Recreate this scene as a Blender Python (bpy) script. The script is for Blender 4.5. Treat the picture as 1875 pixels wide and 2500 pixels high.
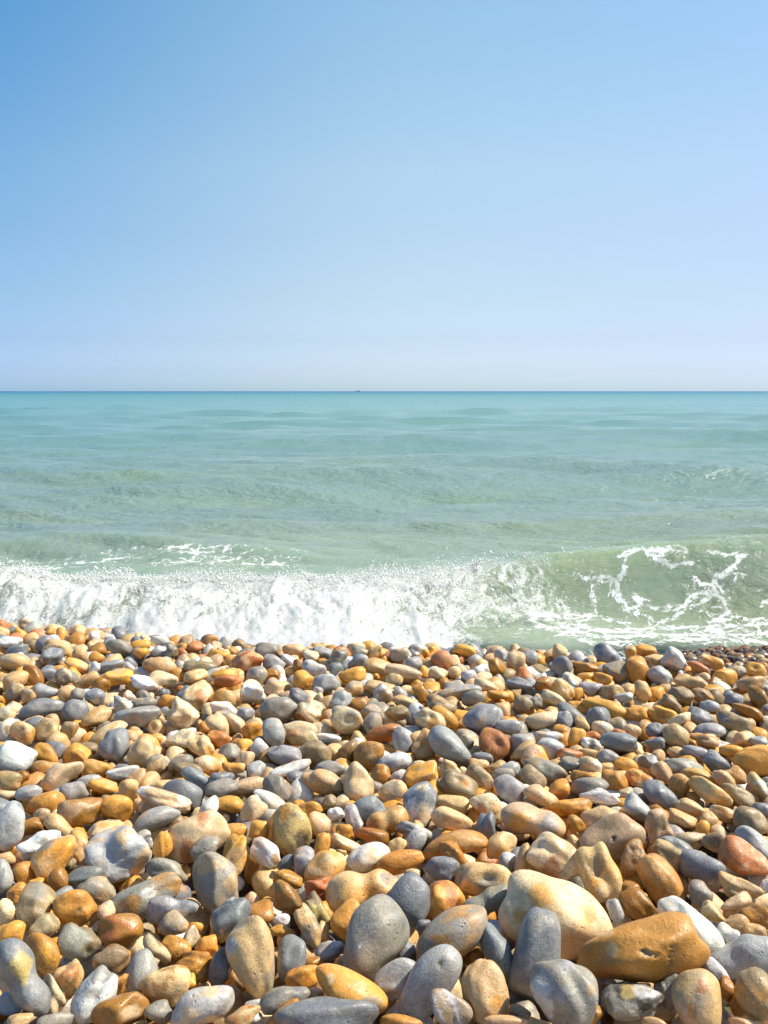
import bpy, bmesh, math, random
import numpy as np

for _o in list(bpy.data.objects):
    bpy.data.objects.remove(_o)
rng = np.random.default_rng(7)
random.seed(7)
scene = bpy.context.scene
COL = scene.collection
R = math.radians

# ------------------------------------------------------------------ camera
CAM_H = 0.62                    # metres above the top of the shingle bank
PITCH = 7.0                     # degrees down
W_SRC, H_SRC = 1875.0, 2500.0
cam_data = bpy.data.cameras.new("camera")
cam_data.sensor_fit = 'VERTICAL'
cam_data.sensor_height = 24.0
cam_data.angle_y = R(55.0) if hasattr(cam_data, "angle_y") else R(55.0)
cam_data.lens = 12.0 / math.tan(R(27.5))
cam_data.clip_start = 0.02
cam_data.clip_end = 60000.0
cam = bpy.data.objects.new("camera", cam_data)
cam.location = (0, 0, CAM_H)
cam.rotation_euler = (R(90 - PITCH), 0, 0)
COL.objects.link(cam)
scene.camera = cam

# ------------------------------------------------------------------ sky, sun, exposure
SUN_AZ, SUN_EL = 80.0, 50.0     # degrees clockwise from +Y (view direction), above the horizon
world = bpy.data.worlds.new("World")
scene.world = world
world.use_nodes = True
wn, wl = world.node_tree.nodes, world.node_tree.links
wn.clear()
sky = wn.new("ShaderNodeTexSky")
sky.sky_type = 'NISHITA'
sky.sun_disc = False
sky.sun_elevation = R(SUN_EL)
sky.sun_rotation = R(SUN_AZ)
sky.altitude = 0
sky.air_density = 1.0
sky.dust_density = 1.0
sky.ozone_density = 3.0
bg = wn.new("ShaderNodeBackground")
bg.inputs["Strength"].default_value = 0.117
wo = wn.new("ShaderNodeOutputWorld")
# sea haze whitens and cools the lowest band; the sky deepens away from the sun
_tc = wn.new("ShaderNodeTexCoord")
_nrm = wn.new("ShaderNodeVectorMath"); _nrm.operation = 'NORMALIZE'
wl.new(_tc.outputs["Generated"], _nrm.inputs[0])
_sep = wn.new("ShaderNodeSeparateXYZ")
wl.new(_nrm.outputs[0], _sep.inputs[0])
_rp = wn.new("ShaderNodeValToRGB")
_stops = [(0.0, (1.04, 1.40, 2.0)), (0.02, (0.87, 1.07, 1.62)), (0.05, (0.79, 0.87, 1.19)), (0.092, (0.86, 0.88, 0.99)), (0.15, (0.97, 0.95, 0.96)),
          (0.21, (1.10, 1.08, 1.0)), (0.34, (1.05, 1.18, 1.10)), (1.0, (0.95, 1.08, 1.08))]
while len(_rp.color_ramp.elements) < len(_stops):
    _rp.color_ramp.elements.new(0.5)
for _e, (_p, _c) in zip(_rp.color_ramp.elements, _stops):
    _e.position, _e.color = _p, (_c[0] * 0.522, _c[1] * 0.51, _c[2] * 0.478, 1)
wl.new(_sep.outputs[2], _rp.inputs[0])
def _wmix(blend, f, a, b):
    m = wn.new("ShaderNodeMix"); m.data_type = 'RGBA'; m.blend_type = blend; m.clamp_factor = True
    for s_, v_ in ((0, f), (6, a), (7, b)):
        if isinstance(v_, bpy.types.NodeSocket):
            wl.new(v_, m.inputs[s_])
        else:
            m.inputs[s_].default_value = v_
    return m.outputs[2]
_c1 = _wmix('MULTIPLY', 1.0, sky.outputs[0], _rp.outputs[0])
_dot = wn.new("ShaderNodeVectorMath"); _dot.operation = 'DOT_PRODUCT'
wl.new(_nrm.outputs[0], _dot.inputs[0])
_dot.inputs[1].default_value = (math.sin(R(SUN_AZ)), math.cos(R(SUN_AZ)), 0)
_mr = wn.new("ShaderNodeMapRange"); _mr.interpolation_type = 'SMOOTHSTEP'
for _k, _v in ((1, -0.35), (2, 0.20), (3, 1.0), (4, 0.0)):
    _mr.inputs[_k].default_value = _v
wl.new(_dot.outputs["Value"], _mr.inputs[0])
_mz = wn.new("ShaderNodeMapRange")
_mz.inputs[2].default_value = 0.36
wl.new(_sep.outputs[2], _mz.inputs[0])
_lt = _wmix('MIX', _mz.outputs[0], (0.70, 0.82, 1.0, 1), (0.22, 0.60, 0.90, 1))
_c2 = _wmix('MULTIPLY', 1.0, _c1, _wmix('MIX', _mr.outputs[0], (1, 1, 1, 1), _lt))
_mr2 = wn.new("ShaderNodeMapRange"); _mr2.interpolation_type = 'SMOOTHSTEP'
for _k, _v in ((1, 0.2), (2, 0.65), (3, 0.0), (4, 1.0)):
    _mr2.inputs[_k].default_value = _v
wl.new(_dot.outputs["Value"], _mr2.inputs[0])
_c2 = _wmix('MULTIPLY', 1.0, _c2, _wmix('MIX', _mr2.outputs[0], (1, 1, 1, 1), (0.88, 0.86, 0.94, 1)))
_c3 = wn.new("ShaderNodeVectorMath"); _c3.operation = 'SCALE'
_c3.inputs[3].default_value = 2.0
wl.new(_c2, _c3.inputs[0])
wl.new(_c3.outputs[0], bg.inputs[0])
wl.new(bg.outputs[0], wo.inputs[0])

sun_data = bpy.data.lights.new("sun", 'SUN')
sun_data.energy = 5.0
sun_data.angle = R(0.55)
sun_data.color = (1.0, 0.92, 0.77)
sun = bpy.data.objects.new("sun", sun_data)
sdir = (math.sin(R(SUN_AZ)) * math.cos(R(SUN_EL)), math.cos(R(SUN_AZ)) * math.cos(R(SUN_EL)), math.sin(R(SUN_EL)))
import mathutils
sun.rotation_euler = mathutils.Vector(sdir).to_track_quat('Z', 'Y').to_euler()
sun.location = (6, 3, 8)
COL.objects.link(sun)

scene.view_settings.view_transform = 'Standard'
scene.view_settings.look = 'None'
scene.view_settings.exposure = 0.58
scene.view_settings.gamma = 1.0
scene.view_settings.use_curve_mapping = False

# ------------------------------------------------------------------ projection helpers (source pixels of the photograph)
F_SRC = (H_SRC / 2) / math.tan(R(27.5))
CX, CY = W_SRC / 2, H_SRC / 2
FWD = np.array([0, math.cos(R(PITCH)), -math.sin(R(PITCH))])
UPV = np.array([0, math.sin(R(PITCH)), math.cos(R(PITCH))])
RGT = np.array([1.0, 0, 0])
CAM = np.array([0, 0, CAM_H])

def ray(px, py):
    return FWD + (px - CX) / F_SRC * RGT + (CY - py) / F_SRC * UPV

def project(P):
    d = P - CAM
    t = d @ FWD
    t = np.where(np.abs(t) < 1e-6, 1e-6, t)
    return CX + F_SRC * (d @ RGT) / t, CY - F_SRC * (d @ UPV) / t, t

# ------------------------------------------------------------------ value noise in numpy
def _hash(ix, iy, s):
    h = (ix.astype(np.int64) * 374761393 + iy.astype(np.int64) * 668265263 + int(s) * 974634777) & 0xffffffff
    h = ((h ^ (h >> 13)) * 1274126177) & 0xffffffff
    h = h ^ (h >> 16)
    return (h & 0xffffff) / float(0xffffff)

def vnoise(x, y, s=0):
    ix, iy = np.floor(x), np.floor(y)
    fx, fy = x - ix, y - iy
    u, v = fx * fx * fx * (fx * (fx * 6 - 15) + 10), fy * fy * fy * (fy * (fy * 6 - 15) + 10)
    a, b = _hash(ix, iy, s), _hash(ix + 1, iy, s)
    c, d = _hash(ix, iy + 1, s), _hash(ix + 1, iy + 1, s)
    return (a + (b - a) * u) * (1 - v) + (c + (d - c) * u) * v

def fbm(x, y, s=0, o=4, g=0.5):
    t, a, n = 0, 1.0, 0.0
    for k in range(o):
        t = t + a * vnoise(x * 2 ** k + 17.3 * k, y * 2 ** k - 9.1 * k, s + k)
        n += a
        a *= g
    return t / n

def smooth(e0, e1, x):
    t = np.clip((x - e0) / (e1 - e0), 0, 1)
    return t * t * (3 - 2 * t)

# ------------------------------------------------------------------ object helpers
def mesh_from(name, V, Fc, attrs=None, smooth_shade=True, nper=None):
    V = np.asarray(V, dtype=np.float32)
    Fc = np.asarray(Fc, dtype=np.int32)
    k = Fc.shape[1]
    me = bpy.data.meshes.new(name)
    me.vertices.add(len(V))
    me.vertices.foreach_set("co", V.ravel())
    me.loops.add(Fc.size)
    me.loops.foreach_set("vertex_index", Fc.ravel())
    me.polygons.add(len(Fc))
    me.polygons.foreach_set("loop_start", np.arange(0, Fc.size, k, dtype=np.int32))
    me.polygons.foreach_set("loop_total", np.full(len(Fc), k, dtype=np.int32))
    if smooth_shade:
        me.polygons.foreach_set("use_smooth", np.ones(len(Fc), dtype=bool))
    me.update(calc_edges=True)
    for an, arr in (attrs or {}).items():
        arr = np.asarray(arr, dtype=np.float32)
        if arr.ndim == 1:
            a = me.attributes.new(an, 'FLOAT', 'POINT')
            a.data.foreach_set("value", arr)
        else:
            a = me.attributes.new(an, 'FLOAT_COLOR', 'POINT')
            a.data.foreach_set("color", arr.ravel())
    return me

def link(name, me, mat=None, parent=None, **props):
    o = bpy.data.objects.new(name, me)
    COL.objects.link(o)
    if mat is not None and me is not None:
        if not me.materials:
            me.materials.append(mat)
    if parent is not None:
        o.parent = parent
    for k, v in props.items():
        o[k] = v
    return o

class NT:
    """small helper to write node trees"""
    def __init__(self, name):
        self.m = bpy.data.materials.new(name)
        self.m.use_nodes = True
        self.t = self.m.node_tree
        self.t.nodes.clear()
        self.out = self.t.nodes.new("ShaderNodeOutputMaterial")
    def n(self, typ, ins=None, **kw):
        nd = self.t.nodes.new("ShaderNode" + typ)
        for k, v in kw.items():
            setattr(nd, k, v)
        for k, v in (ins or {}).items():
            if hasattr(v, "is_linked") or isinstance(v, bpy.types.NodeSocket):
                self.t.links.new(v, nd.inputs[k])
            else:
                nd.inputs[k].default_value = v
        return nd
    def math(self, op, a, b=0.0, c=0.0, clamp=False):
        return self.n("Math", {0: a, 1: b, 2: c}, operation=op, use_clamp=clamp).outputs[0]
    def attr(self, name, out="Fac"):
        return self.n("Attribute", attribute_name=name).outputs[out]
    def mix(self, f, a, b, blend='MIX'):
        nd = self.t.nodes.new("ShaderNodeMix")
        nd.data_type = 'RGBA'
        nd.blend_type = blend
        nd.clamp_factor = True
        for s, v in ((0, f), (6, a), (7, b)):
            if isinstance(v, bpy.types.NodeSocket):
                self.t.links.new(v, nd.inputs[s])
            else:
                nd.inputs[s].default_value = v if s == 0 else (v if len(v) == 4 else (*v, 1))
        return nd.outputs[2]
    def ramp(self, f, stops, interp='LINEAR'):
        nd = self.t.nodes.new("ShaderNodeValToRGB")
        nd.color_ramp.interpolation = interp
        e = nd.color_ramp.elements
        while len(e) < len(stops):
            e.new(0.5)
        for q, (p, c) in zip(e, stops):
            q.position = p
            q.color = (c, c, c, 1) if not hasattr(c, "__len__") else (*c, 1)
        self.t.links.new(f, nd.inputs[0])
        return nd.outputs[0]
    def link(self, a, b):
        self.t.links.new(a, b)

# ------------------------------------------------------------------ materials
def pebble_material():
    M = NT("pebble_stone")
    tc = M.n("TexCoord").outputs["Object"]
    tint = M.attr("tint", "Color")
    tint2 = M.attr("tint2", "Color")
    prm = M.n("SeparateColor", {0: M.attr("prm", "Color")})
    seed, patch, wet_or_shaded = prm.outputs[0], prm.outputs[1], prm.outputs[2]
    w = M.math('MULTIPLY', seed, 91.7)
    def noise(scale, detail, rough=0.5, dist=0.0, off=0.0):
        ww = M.math('ADD', w, off)
        return M.n("TexNoise", {"Vector": tc, "W": ww, "Scale": scale, "Detail": detail, "Roughness": rough, "Distortion": dist}, noise_dimensions='4D').outputs[0]
    nbig = noise(26, 3, 0.55, 0.6)
    nmid = noise(85, 5, 0.6, 0.3, 7)
    nfin = noise(420, 3, 0.65, 0.0, 13)
    nsp = noise(900, 2, 0.5, 0.0, 29)
    # patches of the second colour: threshold falls as the patch amount rises
    thr = M.math('SUBTRACT', 0.68, M.math('MULTIPLY', patch, 0.24))
    nb2 = M.math('ADD', nbig, M.math('MULTIPLY', M.math('SUBTRACT', nmid, 0.5), 0.22))
    soft = M.math('MULTIPLY_ADD', M.attr("prm", "Alpha"), 0.16, 0.02)
    mk = M.n("MapRange", {0: nb2, 1: M.math('SUBTRACT', thr, soft), 2: M.math('ADD', thr, soft)}, interpolation_type='SMOOTHSTEP').outputs[0]
    c = M.mix(mk, tint, tint2)
    # cloudy variation, grain and specks
    var = M.n("MapRange", {0: nmid, 1: 0.25, 2: 0.75, 3: 0.74, 4: 1.22}).outputs[0]
    c = M.mix(1.0, c, M.n("CombineColor", {0: var, 1: var, 2: var}).outputs[0], 'MULTIPLY')
    g = M.n("MapRange", {0: nfin, 1: 0.3, 2: 0.7, 3: 0.76, 4: 1.22}).outputs[0]
    c = M.mix(1.0, c, M.n("CombineColor", {0: g, 1: g, 2: g}).outputs[0], 'MULTIPLY')
    # iron bloom: soft warm drift
    nir = noise(14, 2, 0.5, 0.8, 41)
    ir = M.n("MapRange", {0: nir, 1: 0.52, 2: 0.72, 3: 0.0, 4: 0.40}, interpolation_type='SMOOTHSTEP').outputs[0]
    c = M.mix(ir, c, M.mix(1.0, c, (1.06, 0.80, 0.52), 'MULTIPLY'))
    # pale scuffs
    sc = M.n("MapRange", {0: nsp, 1: 0.62, 2: 0.72, 3: 0.0, 4: 0.38}).outputs[0]
    c = M.mix(sc, c, (0.72, 0.68, 0.60))
    # dark pits
    vor = M.n("TexVoronoi", {"Vector": tc, "W": w, "Scale": 150.0}, voronoi_dimensions='4D').outputs["Distance"]
    pit = M.n("MapRange", {0: vor, 1: 0.10, 2: 0.24, 3: 1.0, 4: 0.0}).outputs[0]
    pm = M.n("MapRange", {0: noise(45, 2, 0.5, 0, 63), 1: 0.44, 2: 0.56}).outputs[0]
    pit = M.math('MULTIPLY', pit, pm)
    c = M.mix(M.math('MULTIPLY', pit, 0.65), c, M.mix(1.0, c, (0.35, 0.27, 0.2), 'MULTIPLY'))
    # veins
    nv = noise(38, 3, 0.5, 1.1, 77)
    vein = M.n("MapRange", {0: M.math('ABSOLUTE', M.math('SUBTRACT', nv, 0.5)), 1: 0.0, 2: 0.012, 3: 1.0, 4: 0.0}).outputs[0]
    vm = M.n("MapRange", {0: noise(20, 1, 0.5, 0, 99), 1: 0.56, 2: 0.66}).outputs[0]
    vein = M.math('MULTIPLY', vein, vm)
    c = M.mix(M.math('MULTIPLY', vein, 0.5), c, M.mix(0.5, tint2, (0.6, 0.55, 0.48)))
    # wet stones are darker, more saturated, shiny; the lower filler layer uses this as painted shade
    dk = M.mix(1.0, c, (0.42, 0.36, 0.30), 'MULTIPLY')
    c = M.mix(wet_or_shaded, c, dk)
    hgt = M.math('ADD', M.math('MULTIPLY', nmid, 0.9), M.math('MULTIPLY', nfin, 0.28))
    hgt = M.math('ADD', hgt, M.math('MULTIPLY', nsp, 0.10))
    hgt = M.math('SUBTRACT', hgt, M.math('MULTIPLY', pit, 0.55))
    hgt = M.math('SUBTRACT', hgt, M.math('MULTIPLY', vein, 0.25))
    bump = M.n("Bump", {"Height": hgt, "Strength": 0.7, "Distance": 0.0026})
    rgh = M.n("MapRange", {0: nmid, 1: 0.3, 2: 0.7, 3: 0.56, 4: 0.34}).outputs[0]
    rgh = M.math('SUBTRACT', rgh, M.math('MULTIPLY', wet_or_shaded, 0.36), clamp=True)
    p = M.n("BsdfPrincipled", {"Base Color": c, "Roughness": rgh, "Normal": bump.outputs[0], "IOR": 1.48})
    M.link(p.outputs[0], M.out.inputs[0])
    return M.m

def grit_material():
    M = NT("beach_grit")
    tc = M.n("TexCoord").outputs["Object"]
    n1 = M.n("TexVoronoi", {"Vector": tc, "Scale": 110.0}).outputs["Color"]
    n2 = M.n("TexNoise", {"Vector": tc, "Scale": 30.0, "Detail": 4.0}).outputs[0]
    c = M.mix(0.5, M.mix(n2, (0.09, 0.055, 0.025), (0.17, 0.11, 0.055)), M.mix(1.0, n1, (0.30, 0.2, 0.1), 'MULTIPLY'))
    b = M.n("Bump", {"Height": M.n("TexVoronoi", {"Vector": tc, "Scale": 110.0}).outputs["Distance"], "Strength": 0.6, "Distance": 0.004})
    p = M.n("BsdfPrincipled", {"Base Color": c, "Roughness": 0.7, "Normal": b.outputs[0]})
    M.link(p.outputs[0], M.out.inputs[0])
    return M.m

def sea_material():
    M = NT("sea_water")
    geo = M.n("NewGeometry").outputs["Position"]
    sep = M.n("SeparateXYZ", {0: geo})
    X, Y = sep.outputs[0], sep.outputs[1]
    # deep water is bluer: log distance from the shore
    ld = M.math('LOGARITHM', M.math('MAXIMUM', Y, 1.0), 10.0)
    fd = M.n("MapRange", {0: ld, 1: 0.7, 2: 4.3}).outputs[0]
    nd = M.t.nodes.new("ShaderNodeValToRGB")
    stops = [(0.0, (0.275, 0.335, 0.235)), (0.03, (0.255, 0.325, 0.230)), (0.07, (0.190, 0.255, 0.215)), (0.13, (0.165, 0.250, 0.225)), (0.24, (0.120, 0.245, 0.222)), (0.38, (0.092, 0.240, 0.228)),
             (0.50, (0.070, 0.220, 0.235)), (0.62, (0.045, 0.180, 0.240)), (0.70, (0.015, 0.095, 0.225)), (1.0, (0.015, 0.100, 0.240))]
    e = nd.color_ramp.elements
    while len(e) < len(stops):
        e.new(0.5)
    for q, (pp, cc) in zip(e, stops):
        q.position, q.color = pp, (*cc, 1)
    M.link(fd, nd.inputs[0])
    body = nd.outputs[0]
    # drifting silt patches
    mp = M.n("Mapping", {"Vector": geo, "Scale": (0.22, 1.1, 1.0)}).outputs[0]
    silt = M.n("TexNoise", {"Vector": mp, "Scale": 1.0, "Detail": 3.0}).outputs[0]
    body = M.mix(M.n("MapRange", {0: silt, 1: 0.48, 2: 0.68, 3: 0.0, 4: 0.55}).outputs[0], body, M.mix(1.0, body, (1.15, 1.08, 0.76), 'MULTIPLY'))
    # ripples
    mr = M.n("Mapping", {"Vector": geo, "Scale": (0.55, 1.0, 1.0), "Rotation": (0, 0, R(9))}).outputs[0]
    r1 = M.n("TexNoise", {"Vector": mr, "Scale": 3.2, "Detail": 4.0, "Roughness": 0.6, "Distortion": 0.4}).outputs[0]
    r2 = M.n("TexNoise", {"Vector": mr, "Scale": 16.0, "Detail": 4.0, "Roughness": 0.6, "Distortion": 0.3}).outputs[0]
    far = M.n("MapRange", {0: Y, 1: 8.0, 2: 120.0, 3: 0.0, 4: 1.0}).outputs[0]
    h = M.math('ADD', M.math('MULTIPLY', r1, M.n("MapRange", {0: Y, 1: 6.5, 2: 9.0, 3: 0.025, 4: 0.070}).outputs[0]), M.math('MULTIPLY', r2, M.n("MapRange", {0: Y, 1: 6.5, 2: 9.0, 3: 0.014, 4: 0.032}).outputs[0]))
    r3 = M.n("TexNoise", {"Vector": mr, "Scale": 0.5, "Detail": 3.0, "Roughness": 0.6}).outputs[0]
    h = M.math('ADD', h, M.math('MULTIPLY', M.math('MULTIPLY', r3, 0.5), far))
    r4 = M.n("TexNoise", {"Vector": geo, "Scale": 11.0, "Detail": 5.0, "Roughness": 0.65, "Distortion": 0.6}).outputs[0]
    h = M.math('ADD', h, M.math('MULTIPLY', r4, M.math('MULTIPLY', M.attr("chop"), 0.11)))
    bump = M.n("Bump", {"Height": h, "Strength": 1.0, "Distance": 1.0})
    rough = M.n("MapRange", {0: Y, 1: 10.0, 2: 400.0, 3: 0.13, 4: 0.36}).outputs[0]
    water = M.n("BsdfPrincipled", {"Base Color": body, "Roughness": rough, "IOR": 1.333, "Normal": bump.outputs[0],
                                   "Subsurface Weight": M.n("MapRange", {0: Y, 1: 7.0, 2: 10.0, 3: 0.80, 4: 0.0}).outputs[0], "Subsurface Radius": (0.7, 1.0, 0.6), "Subsurface Scale": 0.45})
    # thin clear swash at the edge
    thin = M.attr("thin")
    clear = M.n("BsdfTransparent", {0: (0.80, 0.80, 0.72, 1)})
    gl = M.n("BsdfGlossy", {"Color": (1, 1, 1, 1), "Roughness": 0.06, "Normal": bump.outputs[0]})
    fr = M.n("Fresnel", {"IOR": 1.333, "Normal": bump.outputs[0]})
    film = M.n("MixShader", {0: fr.outputs[0], 1: clear.outputs[0], 2: gl.outputs[0]})
    wmix = M.n("MixShader", {0: thin, 1: water.outputs[0], 2: film.outputs[0]})
    # foam lace lying on the water
    foam = M.attr("foam")
    mf = M.n("Mapping", {"Vector": geo, "Scale": (1.0, 0.75, 1.0)}).outputs[0]
    warp = M.n("TexNoise", {"Vector": mf, "Scale": 5.0, "Detail": 3.0}).outputs["Color"]
    vadd = M.n("VectorMath", {0: mf, 1: M.n("VectorMath", {0: warp, 3: 0.22}, operation='SCALE').outputs[0]}, operation='ADD').outputs[0]
    cell = M.n("TexVoronoi", {"Vector": vadd, "Scale": 10.0}, feature='DISTANCE_TO_EDGE').outputs["Distance"]
    lace = M.n("MapRange", {0: cell, 1: 0.0, 2: 0.16, 3: 1.0, 4: 0.0}).outputs[0]
    nf = M.n("TexNoise", {"Vector": geo, "Scale": 26.0, "Detail": 5.0, "Roughness": 0.7}).outputs[0]
    nf2 = M.n("TexNoise", {"Vector": geo, "Scale": 5.0, "Detail": 3.0, "Roughness": 0.6}).outputs[0]
    ms = M.n("Mapping", {"Vector": geo, "Scale": (0.9, 2.6, 1.0)}).outputs[0]
    nst = M.n("TexNoise", {"Vector": ms, "Scale": 3.2, "Detail": 5.0, "Roughness": 0.62, "Distortion": 0.7}).outputs[0]
    v = M.math('MULTIPLY', lace, M.math('MULTIPLY', foam, 0.42))
    v = M.math('ADD', v, M.math('MULTIPLY', M.math('SUBTRACT', nst, 0.5), 1.5))
    v = M.math('ADD', v, M.math('MULTIPLY', foam, 0.66))
    v = M.math('ADD', v, M.math('MULTIPLY', M.math('SUBTRACT', nf, 0.5), 0.75))
    v = M.math('ADD', v, M.math('MULTIPLY', M.math('SUBTRACT', nf2, 0.5), 0.5))
    fm = M.n("MapRange", {0: v, 1: 0.50, 2: 0.74}, interpolation_type='SMOOTHSTEP').outputs[0]
    fm = M.math('MULTIPLY', fm, M.n("MapRange", {0: foam, 1: 0.02, 2: 0.15}).outputs[0])
    streak = M.attr("streak")
    sv = M.math('ADD', streak, M.math('MULTIPLY', M.math('SUBTRACT', nf, 0.5), 2.3))
    sm = M.n("MapRange", {0: sv, 1: 0.40, 2: 0.75}, interpolation_type='SMOOTHSTEP').outputs[0]
    nf3 = M.n("TexNoise", {"Vector": geo, "Scale": 95.0, "Detail": 3.0, "Roughness": 0.6}).outputs[0]
    sm = M.math('MULTIPLY', sm, M.n("MapRange", {0: M.math('ADD', streak, M.math('MULTIPLY', nf3, 0.8)), 1: 0.40, 2: 0.85}).outputs[0])
    sm = M.math('MULTIPLY', sm, M.n("MapRange", {0: streak, 1: 0.03, 2: 0.12}).outputs[0])
    # far white caps
    mw = M.n("Mapping", {"Vector": geo, "Scale": (0.35, 0.9, 1.0)}).outputs[0]
    wc = M.n("TexNoise", {"Vector": mw, "Scale": 0.55, "Detail": 5.0, "Roughness": 0.65}).outputs[0]
    wcm = M.n("MapRange", {0: wc, 1: 0.742, 2: 0.775}).outputs[0]
    wcm = M.math('MULTIPLY', wcm, M.n("MapRange", {0: Y, 1: 14.0, 2: 40.0}).outputs[0])
    ft = M.math('MAXIMUM', M.math('MAXIMUM', fm, M.math('MULTIPLY', sm, M.n("MapRange", {0: nf2, 1: 0.35, 2: 0.6, 3: 0.45, 4: 1.0}).outputs[0])), wcm)
    fb = M.n("Bump", {"Height": M.math('MULTIPLY', ft, 0.012), "Strength": 1.0, "Distance": 1.0})
    fo = M.n("BsdfPrincipled", {"Base Color": (0.80, 0.82, 0.80, 1), "Roughness": 0.55, "Normal": fb.outputs[0]})
    fin = M.n("MixShader", {0: M.math('MULTIPLY', ft, 0.93), 1: wmix.outputs[0], 2: fo.outputs[0]})
    M.link(fin.outputs[0], M.out.inputs[0])
    return M.m

def foam_material(name, holes):
    M = NT(name)
    geo = M.n("NewGeometry").outputs["Position"]
    p = M.n("BsdfPrincipled", {"Base Color": (0.87, 0.88, 0.87, 1), "Roughness": 0.40, "Subsurface Weight": 1.0 if holes else 0.0,
                               "Subsurface Radius": (1.0, 1.0, 1.0), "Subsurface Scale": 0.07})
    tr = M.n("BsdfTranslucent", {0: (0.86, 0.89, 0.87, 1)})
    s = M.n("MixShader", {0: 0.33, 1: p.outputs[0], 2: tr.outputs[0]}).outputs[0]
    if holes:
        dens = M.attr("dens")
        mp = M.n("Mapping", {"Vector": geo, "Scale": (1.0, 0.45, 0.55)}).outputs[0]
        n1 = M.n("TexNoise", {"Vector": mp, "Scale": 15.0, "Detail": 7.0, "Roughness": 0.75, "Distortion": 0.8}).outputs[0]
        n2 = M.n("TexNoise", {"Vector": geo, "Scale": 70.0, "Detail": 4.0, "Roughness": 0.7}).outputs[0]
        v = M.math('ADD', dens, M.math('MULTIPLY', M.math('SUBTRACT', n1, 0.5), 2.1))
        v = M.math('ADD', v, M.math('MULTIPLY', M.math('SUBTRACT', n2, 0.5), 1.05))
        a = M.n("MapRange", {0: v, 1: 0.20, 2: 0.80}, interpolation_type='SMOOTHSTEP').outputs[0]
        t = M.n("BsdfTransparent")
        b = M.n("Bump", {"Height": M.math('ADD', n1, M.math('MULTIPLY', n2, 0.6)), "Strength": 0.8, "Distance": 0.016})
        M.link(b.outputs[0], p.inputs["Normal"])
        s = M.n("MixShader", {0: a, 1: t.outputs[0], 2: s}).outputs[0]
    M.link(s, M.out.inputs[0])
    return M.m

def plain(name, col, rough=0.6):
    M = NT(name)
    geo = M.n("TexCoord").outputs["Object"]
    n = M.n("TexNoise", {"Vector": geo, "Scale": 0.8, "Detail": 4.0}).outputs[0]
    c = M.mix(n, tuple(v * 0.85 for v in col), tuple(v * 1.15 for v in col))
    p = M.n("BsdfPrincipled", {"Base Color": c, "Roughness": rough})
    M.link(p.outputs[0], M.out.inputs[0])
    return M.m

MAT_PEBBLE = pebble_material()
MAT_GRIT = grit_material()
MAT_SEA = sea_material()
MAT_FOAM = foam_material("churned_foam", True)
MAT_SPRAY = foam_material("spray_drops", False)

# ------------------------------------------------------------------ beach profile and water surface
SEA_Z = -0.75

def ridge_y(x):
    return 2.40 - 0.20 * x + 0.04 * np.sin(x * 5.0)

def beach_z(x, y):
    """top of the shingle: level bank, then the steep face down into the water"""
    ry = ridge_y(x)
    d = np.maximum(y - ry, 0)
    z = -0.266 * d - 0.05 * smooth(0.0, 0.35, d)
    z = z + 0.10 * smooth(0.95, 1.5, x) * np.exp(-((y - 4.0) / 1.1) ** 2)
    z = z + 0.012 * (fbm(x * 1.6 + 5, y * 1.6, 3, 3) - 0.5) * smooth(0, 1, d)
    return np.maximum(z, -2.2)

DX = np.array([-600, 0, 200, 500, 800, 1000, 1200, 1400, 1659, 2300]) / 1659 * W_SRC
DY = np.array([1240, 1250, 1262, 1265, 1252, 1236, 1206, 1186, 1168, 1180]) / 2212 * H_SRC
def crest_y(x):
    return 6.15 + 0.10 * np.sin(x * 1.1 + 0.6) + 0.05 * np.sin(x * 2.7)
def _crest_h(x):
    yc = crest_y(x)
    px = CX + F_SRC * x / (yc * math.cos(R(PITCH)) + 0.1)
    sy = np.interp(px, DX, DY)
    dep = R(PITCH) + np.arctan((sy - CY) / F_SRC)
    return CAM_H - yc * np.tan(dep) - SEA_Z

HUMPS = [(-2.15, 13.0, 1.6, 0.42, 0.16), (-0.6, 12.6, 1.2, 0.30, 0.06), (-3.6, 11.6, 1.3, 0.35, 0.08), (-1.3, 9.2, 0.9, 0.30, 0.07), (-0.35, 10.6, 0.7, 0.24, 0.05),
         (0.5, 9.4, 1.0, 0.26, 0.07), (0.9, 8.2, 0.8, 0.22, 0.05), (-1.9, 8.1, 0.8, 0.22, 0.05), (2.0, 10.6, 1.2, 0.30, 0.05), (0.9, 19.0, 1.4, 0.5, 0.09),
         (-4.6, 19.5, 1.8, 0.6, 0.10), (-1.0, 21.5, 2.2, 0.5, 0.08), (-3.0, 16.5, 1.7, 0.4, 0.06), (2.6, 7.7, 0.5, 0.2, 0.04)]
_ws = []
_r = np.random.default_rng(31)
for _k in range(34):
    lam = 0.28 * (1.14 ** _k)
    th = _r.normal(0, 0.42) + 0.10
    _ws.append((2 * math.pi / lam, th, _r.uniform(0, 6.28), 0.0066 * lam ** 0.72))

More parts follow.
